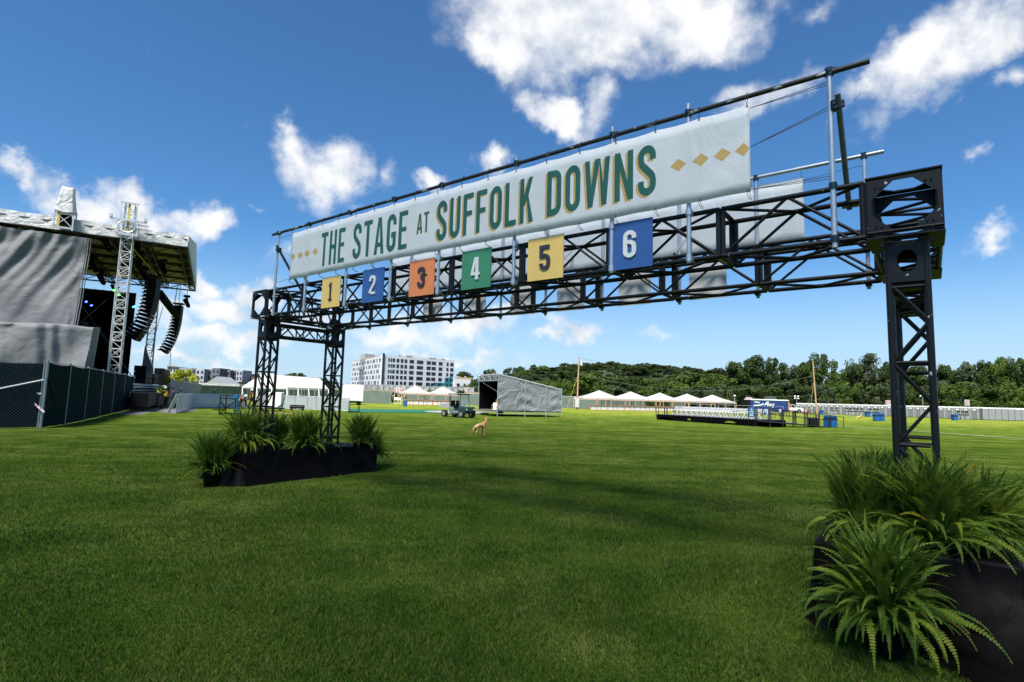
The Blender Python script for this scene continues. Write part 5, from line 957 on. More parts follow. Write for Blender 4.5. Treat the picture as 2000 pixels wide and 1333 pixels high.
def mkchair():
    r = thing('folding_chair', 'white folding chair', 'chair'); w = .44
    MB().rbox((0, 0, .44), (w-.04, .40, .035), .012).build('seat', CW, r); mb = MB(); mb.rbox((0, .245, .74), (w-.03, .025, .11), .01); mb.rbox((0, .225, .60), (w-.03, .022, .06), .008); mb.build('backrest', CW, r)
    for s in (1, -1): MB().bar((s*(w/2-.012), -.24, 0), (s*(w/2-.012), .26, .80), .028, .035).build('front_leg', CW, r); MB().bar((s*(w/2-.045), .24, 0), (s*(w/2-.045), -.17, .45), .028, .035).build('rear_leg', CW, r)
    mb = MB(); mb.tube((-w/2, .13, .16), (w/2, .13, .16), .012, 5); mb.tube((-w/2, -.16, .11), (w/2, -.16, .11), .012, 5); mb.build('stretcher', CW, r); return r
ch0 = mkchair(); first = True; nch = 15
for row in range(2):
    for k in range(nch):
        loc = plat.matrix_basis @ Vector((1.75+k*(PLEN-2.35)/(nch-1), .75+row*1.0, PH)); lab = f'white folding chair in the {"front" if row == 0 else "back"} row on the black platform' + (', at the left end' if k == 0 else ', beside the blue sign' if k == nch-1 else ', mid row')
        rz = pa+rnd.uniform(-.06, .06)
        if first: ch0.matrix_basis = Matrix.Translation(loc) @ Matrix.Rotation(rz, 4, 'Z'); tag(ch0, lab, 'chair', 'white chairs on the viewing platform'); first = False
        else: dup(ch0, loc, rz, lab)
rp = thing('access_ramp', 'long black access ramp with double handrails leading up to the platform', 'ramp', PR+(pd/PLEN)*-.1, pa+PI/2); RL = 7.4; RPB = mat('ramp_black', (.02, .02, .022), .6)
y0 = 0.1
mb = MB(); mb.prism([(.2, y0-1.3, PH-.02), (RL, y0-1.3, .03), (RL, y0-1.3, 0), (.2, y0-1.3, PH-.14)], (0, 1.25, 0)); mb.build('deck', RPB, rp)
mb = MB()
for yy in (y0-1.3, y0-.05):
    for i in range(6):
        x = .3+i*1.38; z = PH*(1-(x-.2)/(RL-.2)); mb.bar((x, yy, 0), (x, yy, z+.98), .05, .05); mb.bar((x+.12, yy, z), (x+.12, yy, z+.98), .04, .04)
        if i < 5: x2 = x+1.38; z2 = PH*(1-(x2-.2)/(RL-.2)); [mb.bar((x, yy, z+h_), (x2, yy, z2+h_), .045, .045) for h_ in (.96, .55)]
    mb.bar((RL-.2, yy, .9), (RL+1.5, yy, .86), .04, .04); mb.bar((RL+1.5, yy, 0), (RL+1.5, yy, .86), .04, .04)
mb.build('handrail', RPB, rp)
sg = thing('access_sign', 'blue sign with a white wheelchair symbol on two black posts', 'sign', PR+(pd/PLEN)*-.25, pa+R(12)); SB = mat('sign_blue', (.03, .14, .30), .5, var=.04)
MB().rbox((0, -.10, 1.08), (.48, .03, .74), .01).build('panel', SB, sg)
for x in (-.27, .27): MB().bar((x, -.10, 0), (x, -.10, 1.5), .04, .04).build('post', DARK, sg)
mb = MB(); yv = -.118
def flat2(poly): mb.add([Vector((x, yv, z)) for x, z in poly], [tuple(range(len(poly)))])
flat2([(.02+.035*math.cos(a), 1.34+.035*math.sin(a)) for a in [2*PI*k/10 for k in range(10)]])
for poly in ribbon([(.01, 1.29), (-.01, 1.16), (.10, 1.14), (.14, 1.02), (.18, 1.01)], .035): flat2([(p.x, p.y) for p in poly])
for poly in ribbon([(.005, 1.25), (.09, 1.22)], .026): yv -= .0008; flat2([(p.x, p.y) for p in poly])
for poly in ribbon([(-.02+.11*math.cos(R(a)), 1.06+.11*math.sin(R(a))) for a in range(110, 341, 20)], .03): flat2([(p.x, p.y) for p in poly])
for z in (.86, .81): flat2([(-.15, z), (.15, z), (.15, z+.03), (-.15, z+.03)])
mb.build('symbol', CRM, sg)
BINB = mat('bin_blue', (.008, .085, .25), .45, var=.06); TEAL = mat('bin_teal', (.02, .30, .55), .45)
def bin_(lab, loc, h=1.0, w=.62, m=BINB, rz=0.):
    r = thing('waste_bin', lab, 'bin', loc, rz, 'waste bins on the field'); mb = MB(); mb.rbox((0, 0, h*.31), (w*.94, w*.94, h*.60), .04); mb.rbox((0, 0, h*.86), (w*.94, w*.94, h*.26), .08); mb.build('body', m, r); MB().rbox((0, 0, h*.67), (w*.98, w*.98, h*.15), .02).build('opening_band', mat('bin_band', (.01, .02, .05), .6), r); return r
bin_('large blue waste bin standing at the foot of the access ramp', G(1622, 835), .98, .78, rz=.3); bin_('blue waste bin, left one of the pair out on the bright lawn', G(1711.5, 823), 1.05, .6, rz=.2); bin_('blue waste bin, right one of the pair out on the bright lawn', G(1721.5, 823), 1.05, .6, rz=.1)
bin_('blue waste bin in front of the toilets just right of the near truss leg', G(1864.5, 821.5), 1.05, .75); bin_('blue waste bin in front of the toilets beside the rightmost wooden pole', GD(1604, 118), 1.0, .7); bin_('blue waste bin standing among the hand washing stations', GD(1694, 105), 1.05, .75)
bin_('bright blue bin in front of the lettered trailer', GD(1497, 92), 1.15, .6, TEAL); bin_('black bin beside the bright blue bin near the trailer', GD(1489, 92), 1.0, .6, mat('bin_black', (.02, .02, .022), .5)); bin_('blue waste bin at the left corner of the two white tents', GD(792, 83), 1.0, .6); bin_('blue waste bin in front of the white box trailer', GD(701, 86), .95, .55)
r = thing('crate', 'square black crate at the lower end of the access ramp', 'crate', G(1588, 834)); mb = MB(); mb.rbox((0, 0, .36), (.62, .5, .70), .03); mb.build('body', DARK, r); MB().rbox((0, 0, .73), (.66, .54, .05), .015).build('lid', RPB, r)
for i, (px, d) in enumerate(((1292, 60), (1309, 59), (1545, 72), (1585, 80), (1518, 70))):
    r = thing('high_table', ['narrow black high table left of the white chairs', 'black high table just behind the left white chairs', 'black high table below the white pickup truck', 'black high table in front of the rightmost wooden pole', 'black high table beside the bright blue bin'][i], 'table', GD(px, d), .4, 'black high tables'); MB().rbox((0, 0, 1.05), (1.3, .5, .05), .01).build('tabletop', RPB, r)
    for x in (-.55, .55):
        for y in (-.2, .2): MB().bar((x, y, 0), (x, y, 1.03), .05, .05).build('leg', RPB, r)
# ---------------------------------------------------------------- tents
TW = sheet('tent_white', (.62, .62, .61), .6, .2, .45, .6); PINK = mat('valance_hem', (.62, .36, .26), .7, var=.1); ORW = mat('orange_wood', (.50, .16, .06), .7, var=.15); CNT = mat('counter_white', (.58, .58, .58), .5, var=.03)
def tent(lab, p, ang, w, eave, peak, grp):
    r = thing('canopy_tent', lab, 'tent', p, ang, grp); h = w/2; mb = MB()
    def slope(k):
        c = Matrix.Rotation(k*PI/2, 3, 'Z')
        return lambda a, b: c @ Vector((h*(1-b)*(2*a-1), -h*(1-b), eave+(peak-eave)*(b-.10*math.sin(PI*b))))
    for k in range(4): mb.grid(slope(k), 6, 8)
    mb.build('roof', TW, r); mb = MB(); m2_ = MB()
    for k in range(4):
        c = Matrix.Rotation(k*PI/2, 3, 'Z'); mb.grid(lambda a, b: c @ Vector((h*(2*a-1), -h-.01, eave-.22*b-.015*math.sin(a*40)*b)), 40, 1); m2_.quad(*(c @ Vector(v) for v in ((-h, -h-.02, eave-.32), (h, -h-.02, eave-.32), (h, -h-.02, eave-.21), (-h, -h-.02, eave-.21))))
    mb.build('valance', TW, r); m2_.build('valance_hem', PINK, r)
    for x in (-h+.05, 0, h-.05):
        for y in (-h+.05, h-.05):
            if x or y < 0: MB().bar((x, y, 0), (x, y, eave-.02), .13, .13).build('post', WOOD, r)
    return r
def counter(lab, p, ang, w, grp):
    r = thing('bar_counter', lab, 'counter', p, ang, grp); n = 5
    MB().box((0, 0, .45), (w-.1, .06, .78)).build('panel', CNT, r); mb = MB(); mb.box((0, -.01, .86), (w, .30, .06)); mb.box((0, -.02, .05), (w, .1, .08))
    for x in (-.5, -.32, -.20, 0, .18, .30, .5): mb.box((x*(w-.1), -.035, .45), (.09, .06, .76))
    mb.build('frame', ORW, r); return r
P0, P1 = GD(1151, 94.5), GD(1436, 114); dv = (P1-P0)/5; ta = math.atan2(dv.y, dv.x); tw = dv.length; nrm = Vector((-math.sin(ta), math.cos(ta), 0))
for i in range(5):
    c = P0+dv*(i+.5); pos = ['leftmost', 'second', 'middle', 'fourth', 'rightmost'][i]
    tent(f'white peaked canopy tent, {pos} of the row of five before the trees' if i in (0, 2, 4) else f'white peaked canopy tent, {pos} from the left in the row of five', c+nrm*tw/2+dv*.2, ta, tw*.87, 2.10, 3.55, 'white tents in a row')
    counter(f'white counter with orange posts under the {pos} tent of the row of five', c-nrm*.25, ta, tw, 'white bar counters')
Q0, Q1 = GD(789, 97), GD(898, 101); dv2 = (Q1-Q0)/2; ta2 = math.atan2(dv2.y, dv2.x); n2_ = Vector((-math.sin(ta2), math.cos(ta2), 0))
for i in range(2):
    c = Q0+dv2*(i+.5); sd_ = ('left', 'right')[i]; tent(f'white peaked canopy tent, {sd_} one of the pair behind the utility cart', c+n2_*dv2.length/2, ta2, dv2.length*.94, 2.15, 3.5, 'white tents in a row'); counter(f'white counter with orange posts under the {sd_} tent of the pair', c-n2_*.25, ta2, dv2.length, 'white bar counters')
# marquee
mq = thing('marquee', 'long white marquee with hipped roof behind the crowd barriers', 'marquee', GD(473, 88), 0); A = Vector(); Bv = GD(560, 84)-GD(473, 88); Cv = GD(641, 92)-GD(473, 88); W_ = Cv-Bv; dp = Vector((-W_.y, W_.x, 0)).normalized()*9.; Dv = Bv+dp*1.0
crn = [Bv, Cv, Cv+dp, Bv+dp]; crn[3] = A+Vector((0, 0, 0)); ev = 2.35; r1 = GD(510, 91)-GD(473, 88)+Vector((0, 0, 4.55)); r2 = GD(623, 96)-GD(473, 88)+Vector((0, 0, 4.2)); E_ = [c+Vector((0, 0, ev)) for c in crn]
mb = MB(); mb.quad(E_[0], E_[1], r2, r1); mb.quad(E_[1], E_[2], r2); mb.quad(E_[2], E_[3], r1, r2); mb.quad(E_[3], E_[0], r1)
for a, b in zip(E_, E_[1:]+E_[:1]): mb.quad(a, b, b-Vector((0, 0, .28)), a-Vector((0, 0, .28)))
mb.build('roof', TW, mq)
for a, b, n in ((crn[3], crn[0], 3), (crn[0], crn[1], 4), (crn[1], crn[2], 3)):
    for k in range(n+1 if a is crn[1] else n): p = a.lerp(b, k/n); MB().tube(p, p+Vector((0, 0, ev)), .05, 6).build('pole', WHITE, mq); MB().tube(p+Vector((0, 0, ev-.1)), p+Vector((.75, -.9, .02)), .03, 4).build('guy_strap', WHITE, mq)
r = thing('box_trailer', 'white box trailer with grey side beyond the rear left gateway leg', 'trailer', GD(689, 84), R(-62)); MB().rbox((0, 0, 1.75), (4.6, 2.2, 2.45), .05).build('box', WHITE, r); MB().box((2.32, 0, 1.75), (.04, 2.0, 2.3)).build('rear_door', WHITE, r); MB().box((0, 0, .42), (4.4, 1.8, .22)).build('chassis', DARK, r)
for x in (-.5, .5):
    for y in (1.0, -1.0): wheel(r, (x, y, .36), .36, .24)
r = thing('cargo_frame', 'open black metal frame cart on the grass right of the rear left leg', 'cart', G(691, 806.5), R(3)); mb = MB()
for x in (-.42, .42):
    for y in (-.25, .25): mb.bar((x, y, .08), (x, y, 1.05), .045, .045)
for z in (.1, 1.03):
    for y in (-.25, .25): mb.bar((-.42, y, z), (.42, y, z), .045, .045)
    for x in (-.42, .42): mb.bar((x, -.25, z), (x, .25, z), .045, .045)
mb.build('frame', DARK, r)
for x in (-.36, .36): MB().tube((x, -.28, .06), (x, -.2, .06), .06, 8).build('castor', DARK, r)
# ---------------------------------------------------------------- exit signs
EXW = mat('exit_white', (.5, .5, .5), .5, var=.03); RED = mat('exit_red', (.38, .008, .02), .5, var=.05)
def exit_sign(lab, p, zc, w, h, face, legs='frame'):
    r = thing('exit_sign', lab, 'sign', p, face, 'exit signs around the field'); MB().box((0, 0, zc), (w, .05, h)).build('panel', EXW, r); mb = MB(); yv = -.03
    gl_ = {'X': [[(0, 0), (.17, 0), (.46, 1), (.29, 1)], [(.29, 0), (.46, 0), (.29, .45), (.225, .38)], [(0, 1), (.17, 1), (.235, .62), (.17, .55)]], 'I': [[(.13, 0), (.33, 0), (.33, 1), (.13, 1)]]}
    x = 0; tot = 4*.46+3*.14; k = w*.86/tot
    for ch in 'EXIT':
        for j, poly in enumerate(gl_.get(ch) or [[(q.x, q.y) for q in pl] for pl in glyph(ch, .46, .20)]): mb.add([Vector((-w*.43+(x+a)*k, yv-.0005*j, zc-h*.36+h*.72*b)) for a, b in poly], [tuple(range(len(poly)))])
        x += .60
    mb.build('lettering', RED, r); mb = MB()
    for s in (-1, 1): mb.tube((s*w*.47, .06, 0), (s*w*.47, .06, zc+h/2), .04, 6)
    if legs == 'frame': mb.box((0, .05, .95), (w*.9, .04, .5)); mb.tube((-w*.47, .06, .1), (w*.47, .06, .1), .03, 5)
    mb.build('stand', WHITE if legs == 'frame' else ALU, r); return r
exit_sign('red and white EXIT sign on a white frame left of the two white tents', GD(777, 104), 2.6, 1.35, .95, 0); exit_sign('red and white EXIT sign standing above the blue lettered trailer', GD(1463, 121), 2.75, 1.5, 1.05, .1, 'pole')
exit_sign('red and white EXIT sign half hidden behind the near truss leg', GD(1735.5, 126), 3.0, 1.55, 1.05, .3, 'pole'); exit_sign('red and white EXIT sign above the toilets at the right edge', GD(1890, 112), 3.3, 1.5, 1.15, .35, 'pole')
# ---------------------------------------------------------------- blue trailer and pickup
tr_ = thing('lettered_trailer', 'royal blue trailer with white script lettering and an orange end', 'trailer', GD(1497, 112), R(8)); TB = mat('trailer_blue', (.010, .035, .14), .4, var=.05); tl_ = 8.2; MB().rbox((0, 0, 1.55), (tl_, 2.3, 2.2), .06).build('body', TB, tr_); MB().rbox((0, 0, 2.72), (tl_+.1, 2.4, .2), .05).build('roof', WHITE, tr_); MB().box((tl_/2+.05, 0, 1.5), (.3, 2.2, 1.9)).build('orange_end', mat('orange_panel2', (.75, .25, .04), .5), tr_); MB().rbox((-tl_/2-.5, -.2, 1.45), (.7, 1.9, 2.4), .05).build('open_hatch', DARK, tr_); MB().rbox((.9, 0, 3.15), (1.9, 1.2, .65), .05).build('roof_unit', mat('unit_grey', (.05, .06, .07), .5), tr_)
for x in (-.7, .5): wheel(tr_, (x, -1.0, .38), .38, .26)
MB().tube((2.2, -1.0, .6), (2.2, -1.25, .6), .33, 12).build('spare_wheel', WHITE, tr_)
mb = MB(); fr_ = lambda u, z: Vector((u, -1.16, z)); yv = -1.16
for j, poly in enumerate(glyph('T', .46, .14)): mb.add([Vector((-3.4+p.x*.9, yv, 2.05+p.y*.38)) for p in poly], [tuple(range(len(poly)))])
for poly in ribbon([(-2.85, 2.43), (-2.85, 2.05)], .1)+ribbon([(-2.80, 2.2), (-2.68, 2.28), (-2.6, 2.2), (-2.6, 2.05)], .09)+ribbon([(-2.46, 2.17), (-2.26, 2.17), (-2.28, 2.27), (-2.40, 2.29), (-2.47, 2.17), (-2.42, 2.06), (-2.26, 2.06)], .07): mb.add([Vector((p.x, yv-.002*rnd.random(), p.y)) for p in poly], [tuple(range(len(poly)))])
for pts, s_ in (([(-3.5, 1.55), (-2.6, 1.58), (-1.9, 1.72), (-1.3, 1.95)], .2), ([(-1.1, 1.6), (-.7, 2.25), (-.35, 2.3), (-.3, 2.0), (-.7, 1.9), (-.3, 1.7), (-.5, 1.5)], .14), ([(-.1, 1.7), (.1, 1.95), (.3, 1.75), (.1, 1.6), (-.1, 1.72)], .12), ([(.45, 2.0), (.55, 1.75), (.75, 1.75)], .12), ([(.9, 2.05), (.65, 1.3), (.45, 1.3)], .12)):
    for poly in ribbon(pts, s_): mb.add([Vector((p.x, yv-.001-.002*rnd.random(), p.y)) for p in poly], [tuple(range(len(poly)))])
mb.build('lettering', CRM, tr_)
pk = thing('pickup_truck', 'white crew cab pickup truck parked in front of the portable toilets', 'pickup truck', GD(1540, 127), R(4)); PW_ = mat('car_white', (.52, .52, .52), .3, var=.02); s_ = 1.03
prof = [(-2.9, .55), (-2.95, 1.15), (-1.35, 1.18), (-1.25, 1.2), (-.95, 1.85), (.75, 1.9), (1.35, 1.3), (2.65, 1.18), (2.9, 1.0), (2.92, .5), (2.5, .42), (-2.5, .42)]
MB().prism([Vector((x, -.98, z))*s_ for x, z in prof], (0, 1.96*s_, 0)).build('body', PW_, pk); MB().box((0, 0, .5), (5.4, 1.8, .2)).build('chassis', DARK, pk)
GB = mat('dark_glass', (.015, .018, .02), .1); mb = MB()
for poly in ([(-.80, 1.3), (-.72, 1.76), (.0, 1.8), (.0, 1.3)], [(.1, 1.3), (.1, 1.8), (.68, 1.8), (1.12, 1.3)]):
    for y in (-1.0, 1.0): mb.add([Vector((x, y*1.012, z))*s_ for x, z in poly], [tuple(range(4))])
each(mb, 'window', GB, pk); MB().add([Vector(v)*s_ for v in ((.86, -.85, 1.83), (.86, .85, 1.83), (1.38, .85, 1.32), (1.38, -.85, 1.32))], [(0, 1, 2, 3)]).build('windscreen', GB, pk)
for x in (-1.75, 1.85):
    for y in (-.88, .88): wheel(pk, (x*s_, y, .41), .41, .3)
mb = MB()
for x in (-1.75, 1.85): mb.tube((x*s_, -1.02, .46), (x*s_, -.7, .46), .5, 14)
each(mb, 'wheel_arch', DARK, pk)
for y in (-.7, .7): MB().box((2.99, y, 1.0), (.06, .35, .18)).build('headlight', LAMPW, pk); MB().box((-3.04, y*1.2, 1.0), (.05, .15, .3)).build('tail_light', RED, pk)
# ---------------------------------------------------------------- portable toilets
TG = mat('toilet_grey', (.20, .215, .22), .55, var=.08); TD = mat('toilet_door', (.14, .15, .155), .55, var=.06); TRF = mat('toilet_roof', (.80, .81, .82), .5, trans=.25, var=.03)
def toilet():
    r = thing('portable_toilet', '', 'portable toilet'); w, d, h = 1.12, 1.2, 2.12
    MB().rbox((0, 0, h/2+.05), (w, d, h), .04).build('cabin', TG, r); mb = MB(); mb.prism([(-.58, -.62, 2.14), (.58, -.62, 2.14), (.56, -.62, 2.32), (.3, -.62, 2.40), (-.3, -.62, 2.40), (-.56, -.62, 2.32)], (0, 1.24, 0)); mb.build('roof', TRF, r)
    mb = MB(); pr = [(-.42, .12), (.42, .12), (.42, 1.75)]+[(.42*math.cos(R(a)), 1.75+.30*math.sin(R(a))) for a in range(15, 180, 15)]+[(-.42, 1.75)]; mb.prism([(x, -d/2-.03, z) for x, z in pr], (0, .05, 0)); dr = mb.build('door', TD, r); MB().box((0, -d/2-.04, 1.86), (.42, .02, .20)).build('sign_plate', WHITE, dr); MB().box((.33, -d/2-.05, 1.05), (.05, .04, .12)).build('latch', ALU, dr)
    mb = MB(); [mb.bar((s*.54, -d/2-.02, .08), (s*.54, -d/2-.02, 2.1), .05, .05) for s in (-1, 1)]; mb.build('corner_strip', mat('pale_strip2', (.55, .56, .57), .5), r); MB().box((0, 0, .05), (w+.06, d+.06, .10)).build('skid', DARK, r); return r
t0 = toilet(); T0, T1 = GD(1557, 136), G(1915, 820.5); n = 27; dv = (T1-T0); ang = math.atan2(dv.y, dv.x)
for k in range(n):
    p = T0+dv*(k+.5)/n; lab = 'grey portable toilet with white roof in the long row' + (', first beside the pickup' if k == 0 else ', last before the corner' if k == n-1 else '')
    if k == 0: t0.matrix_basis = Matrix.Translation(p) @ Matrix.Rotation(ang, 4, 'Z'); tag(t0, lab, None, 'portable toilets in rows')
    else: dup(t0, p, ang, lab, 'portable toilets in rows', (1.04, 1, 1))
tb = Vector((dv.x, dv.y, 0)).normalized(); U0, U1 = G(1916, 820.6), G(2110, 826.5)
for k in range(15): p = U0.lerp(U1, (k+.5)/15); d2 = (U1-U0); dup(t0, p+Vector((.5, .6, 0)), math.atan2(d2.y, d2.x)+PI, 'grey portable toilet seen from behind in the near right block of toilets', 'portable toilets in rows', ((U1-U0).length/15/1.19, 1, 1))
def wash():
    r = thing('wash_station', '', 'wash station'); mb = MB(); mb.rbox((0, 0, .42), (.5, .45, .84), .08); mb.build('base', TG, r); mb = MB(); mb.rbox((0, 0, .90), (.66, .56, .12), .04); mb.build('basin', DARK, r); mb = MB(); mb.bar((0, .1, .95), (0, .1, 1.5), .12, .1); mb.build('column', TG, r); MB().rbox((0, .1, 1.42), (.42, .2, .26), .03).build('dispenser', DARK, r); return r
w0 = wash(); fst = True
for px, d in ((1624, 121), (1632, 119), (1654, 113), (1661, 112), (1668, 111), (1675, 110), (1682, 109), (1701, 106), (1708, 105), (1715, 104), (1872, 101), (1880, 100), (1888, 99.5)):
    lab = 'grey hand washing station in front of the toilets ' + ('beside the rightmost wooden pole' if px < 1650 else 'near the pair of blue bins' if px < 1800 else 'right of the near truss leg')
    if fst: w0.matrix_basis = Matrix.Translation(GD(px, d)) @ Matrix.Rotation(-.6, 4, 'Z'); tag(w0, lab, None, 'hand washing stations'); fst = False
    else: dup(w0, GD(px, d), -.6, lab, 'hand washing stations')
r = thing('traffic_cone', 'tall orange red cone in front of the first toilets', 'cone', GD(1574, 118)); MB().lathe((0, 0, .04), [(.17, 0), (.05, 1.05), (.001, 1.06)], 12).build('cone', mat('cone_orange', (.70, .07, .03), .5), r); MB().box((0, 0, .02), (.45, .45, .04)).build('foot', DARK, r)
# ---------------------------------------------------------------- poles, lamps, wires
def pole(lab, p, h, r0, lean, box=True):
    r = thing('utility_pole', lab, 'utility pole', p, 0, 'wooden utility poles'); MB().tube((0, 0, 0), (lean, 0, h), r0, 12, r0*.7).build('pole', WOOD, r)
    if box: MB().rbox((-.02, -.25, 1.1), (.7, .4, 1.5), .05).build('meter_box', mat('box_grey', (.45, .47, .46), .5), r); MB().tube((lean+.45, 0, h-1.5), (lean+.45, 0, h-.5), .22, 10).build('transformer', mat('tr_grey', (.42, .48, .46), .5), r); MB().box((lean+.25, 0, h-.9), (.4, .1, .1)).build('bracket', DARK, r)
    return r
PA = GD(1127, 98); PB = GD(1595, 122); pole('wooden utility pole with transformer beside the small stage', PA, 9.3, .16, .25); pole('bare wooden utility pole rising in front of the portable toilets', PB, 11.8, .17, -.55, False)
def wire(lab, a, b, sag, r_=.018, m=WIRE):
    base = a.copy(); mb = MB(); mb.path([(a.lerp(b, k/20)-base)+Vector((0, 0, -4*sag*(k/20)*(1-k/20))) for k in range(21)], r_, 4); o = mb.build('overhead_wire', m); o.location = base; tag(o, lab, 'wire', 'overhead wires')
wire('slack overhead wire strung high between the two wooden poles', PA+Vector((.25, 0, 9.2)), PB+Vector((-.5, 0, 11.2)), 3.0); wire('pale lower cable sagging between the two wooden poles against the trees', PA+Vector((.2, 0, 6.3)), PB+Vector((-.4, 0, 8.6)), 3.2, .022, mat('pale_cable', (.20, .21, .18), .6)); wire('guy wire slanting down left of the first wooden pole', PA+Vector((.1, 0, 6)), PA+Vector((-1.9, -.5, 0)), 0, .03, mat('yellow_guard', (.5, .36, .06), .6)); wire('guy wire slanting down left of the bare wooden pole', PB+Vector((-.3, 0, 8)), PB+Vector((-1.9, -.5, 0)), 0, .025, mat('yellow_guard', (.5, .36, .06), .6)); wire('overhead wire leaving the bare wooden pole to the right', PB+Vector((-.5, 0, 11.2)), GD(1900, 170)+Vector((0, 0, 13)), 2.0)
def flood(lab, p, h, n):
    r = thing('floodlight_mast', lab, 'floodlight', p, 0, 'floodlight masts'); MB().tube((0, 0, 0), (0, 0, h), .06, 8).build('mast', ALU, r); MB().box((0, 0, .35), (1.2, .9, .5)).build('base', DARK, r)
    for k in range(n):
        x, z = ((-.42, 0), (.42, 0), (-.42, -.55), (.42, -.55))[k] if n > 1 else (0, 0); MB().lathe((x, -.05, h+z), [(.001, .16), (.18, .12), (.24, -.12), (.001, -.14)], 12).build('lamp', WHITE, r)
    if n > 1: mb = MB(); mb.bar((-.5, 0, h), (.5, 0, h), .05, .05); mb.bar((-.5, 0, h-.55), (.5, 0, h-.55), .05, .05); mb.build('arm', DARK, r)
flood('floodlight mast with four white lamps above the pickup truck', GD(1556, 138), 4.1, 4); flood('single white lamp on a thin mast right of the five tents', GD(1435, 112), 3.4, 1); flood('floodlight mast with two lamps seen through the near truss leg', GD(1803, 121), 4.6, 2)
# ---------------------------------------------------------------- far buildings
def HT(px, py, d): return AT(px, py, d).z
def facade(b, p0, p1, h, m, thick=14., name='wall'):
    """solid block whose front runs p0..p1 (world), extruded backwards"""
    d = (p1-p0); n = Vector((-d.y, d.x, 0)).normalized()*thick
    return MB().prism([p0, p1, p1+n, p0+n], (0, 0, h)).build(name, m, b, world=True)
def winbox(mb, p0, p1, u0, u1, z0, z1, off=.12):
    d = (p1-p0).normalized(); n = Vector((d.y, -d.x, 0)); L_ = (p1-p0).length; a = p0+d*u0*L_+n*off; c = p0+d*u1*L_+n*off; mb.prism([a+Z*z0, c+Z*z0, c+Z*z1, a+Z*z1], -n*(off-.03)); return mb
HW = mat('wrap_white', (.56, .58, .62), .6, var=.05, scale=.15); WD = mat('window_dark', (.035, .035, .05), .25, var=.3, scale=.4); CON = mat('concrete', (.38, .37, .36), .8, var=.1, scale=.3); TEALC = mat('teal_cladding', (.01, .20, .24), .5)
ht = thing('hotel_building', 'white seven storey building under construction with dark windows and a teal patch', 'building', GD(745, 300)); c0, c1, c2 = GD(745, 300), GD(885, 332), GD(684, 372); hh = HT(745, 693, 300)
facade(ht, c0, c1, hh, HW, 2.5); o = MB().prism([c2, c0, c0+Vector((3, 12, 0)), c2+Vector((8, 12, 0))], (0, 0, hh-.6)).build('wall', HW, ht, world=True)
mb = MB(); winbox(mb, c0, c1, -.012, .012, 2, hh+.8, .5); mb.build('corner_strip', mat('strip_dark', (.03, .035, .04), .4), ht, world=True)
cols = [(.075, .02), (.105, .018), (.137, .03), (.19, .035), (.245, .035), (.297, .035), (.377, .06), (.478, .06), (.522, .03), (.617, .06), (.69, .06), (.79, .055), (.895, .03), (.962, .05)]; fl = (hh-1.5)/7.
for f in range(7):
    for u, w_ in cols: winbox(MB(), c0, c1, u-w_/2, u+w_/2, f*fl+1.1, f*fl+1.1+fl*.60, .1).build('window', WD, ht, world=True) if (f or True) else None
mb = MB()
for f in range(7):
    for k in range(16): u = .03+.06*k+.012*((k*7+f) % 3); winbox(mb, c2, c0, u, u+.026, f*fl+1.1, f*fl+1.1+fl*.62, .1)
mb.build('window', WD, ht, world=True)['kind'] = 'stuff'
mb = MB()
for u0, u1, z0, z1 in ((.60, .70, 7.1, 8.2), (.70, .86, 7.1, 9.6), (.86, .98, 7.1, 12.8), (.93, .98, 12.8, 13.4)): winbox(mb, c0, c1, u0, u1, z0, z1, .07)
mb.build('teal_cladding', TEALC, ht, world=True)
mb = MB(); a = c2.lerp(c0, .30); b_ = c2.lerp(c0, .46); n_ = Vector((4, 8, 0)); mb.prism([a, b_, b_+n_, a+n_], (0, 0, hh+3.2)); mb.build('stair_core', CON, ht, world=True)
mb = MB(); 
for u, w_, z in ((.20, .02, .8), (.30, .08, .7), (.62, .1, .4), (.8, .05, .3)): winbox(mb, c0, c1, u, u+w_, hh, hh+z, .1)
each(mb, 'parapet_boards', mat('raw_timber', (.50, .33, .18), .8), ht, world=True); MB().prism([c2, c2.lerp(c0, .9), c2.lerp(c0, .9)+Vector((0, .6, 0)), c2+Vector((0, .6, 0))], (0, 0, .5)).build('parapet_boards', mat('raw_timber', (.5, .33, .18), .8), ht, world=True).location.z = hh-.6
lw = thing('low_wing', 'white two storey building beside the tall hotel, partly behind the small stage', 'building', GD(887, 330)); a, b_ = GD(887, 330), GD(920, 336); facade(lw, a, b_, 12.2, HW, 14)
mb = MB()
for z in (3.2, 7.2):
    for u, w_ in ((.12, .18), (.52, .12), (.82, .12)): winbox(MB(), a, b_, u, u+w_, z, z+2.4, .1).build('window', WD, lw, world=True)
MB().prism([a+Z*12.2, b_+Z*12.2, b_+Z*12.2+Vector((0, 10, 0)), a+Z*12.2+Vector((0, 10, 0))], (0, 0, 1.2)).build('parapet_boards', mat('raw_timber', (.5, .33, .18), .8), lw, world=True)
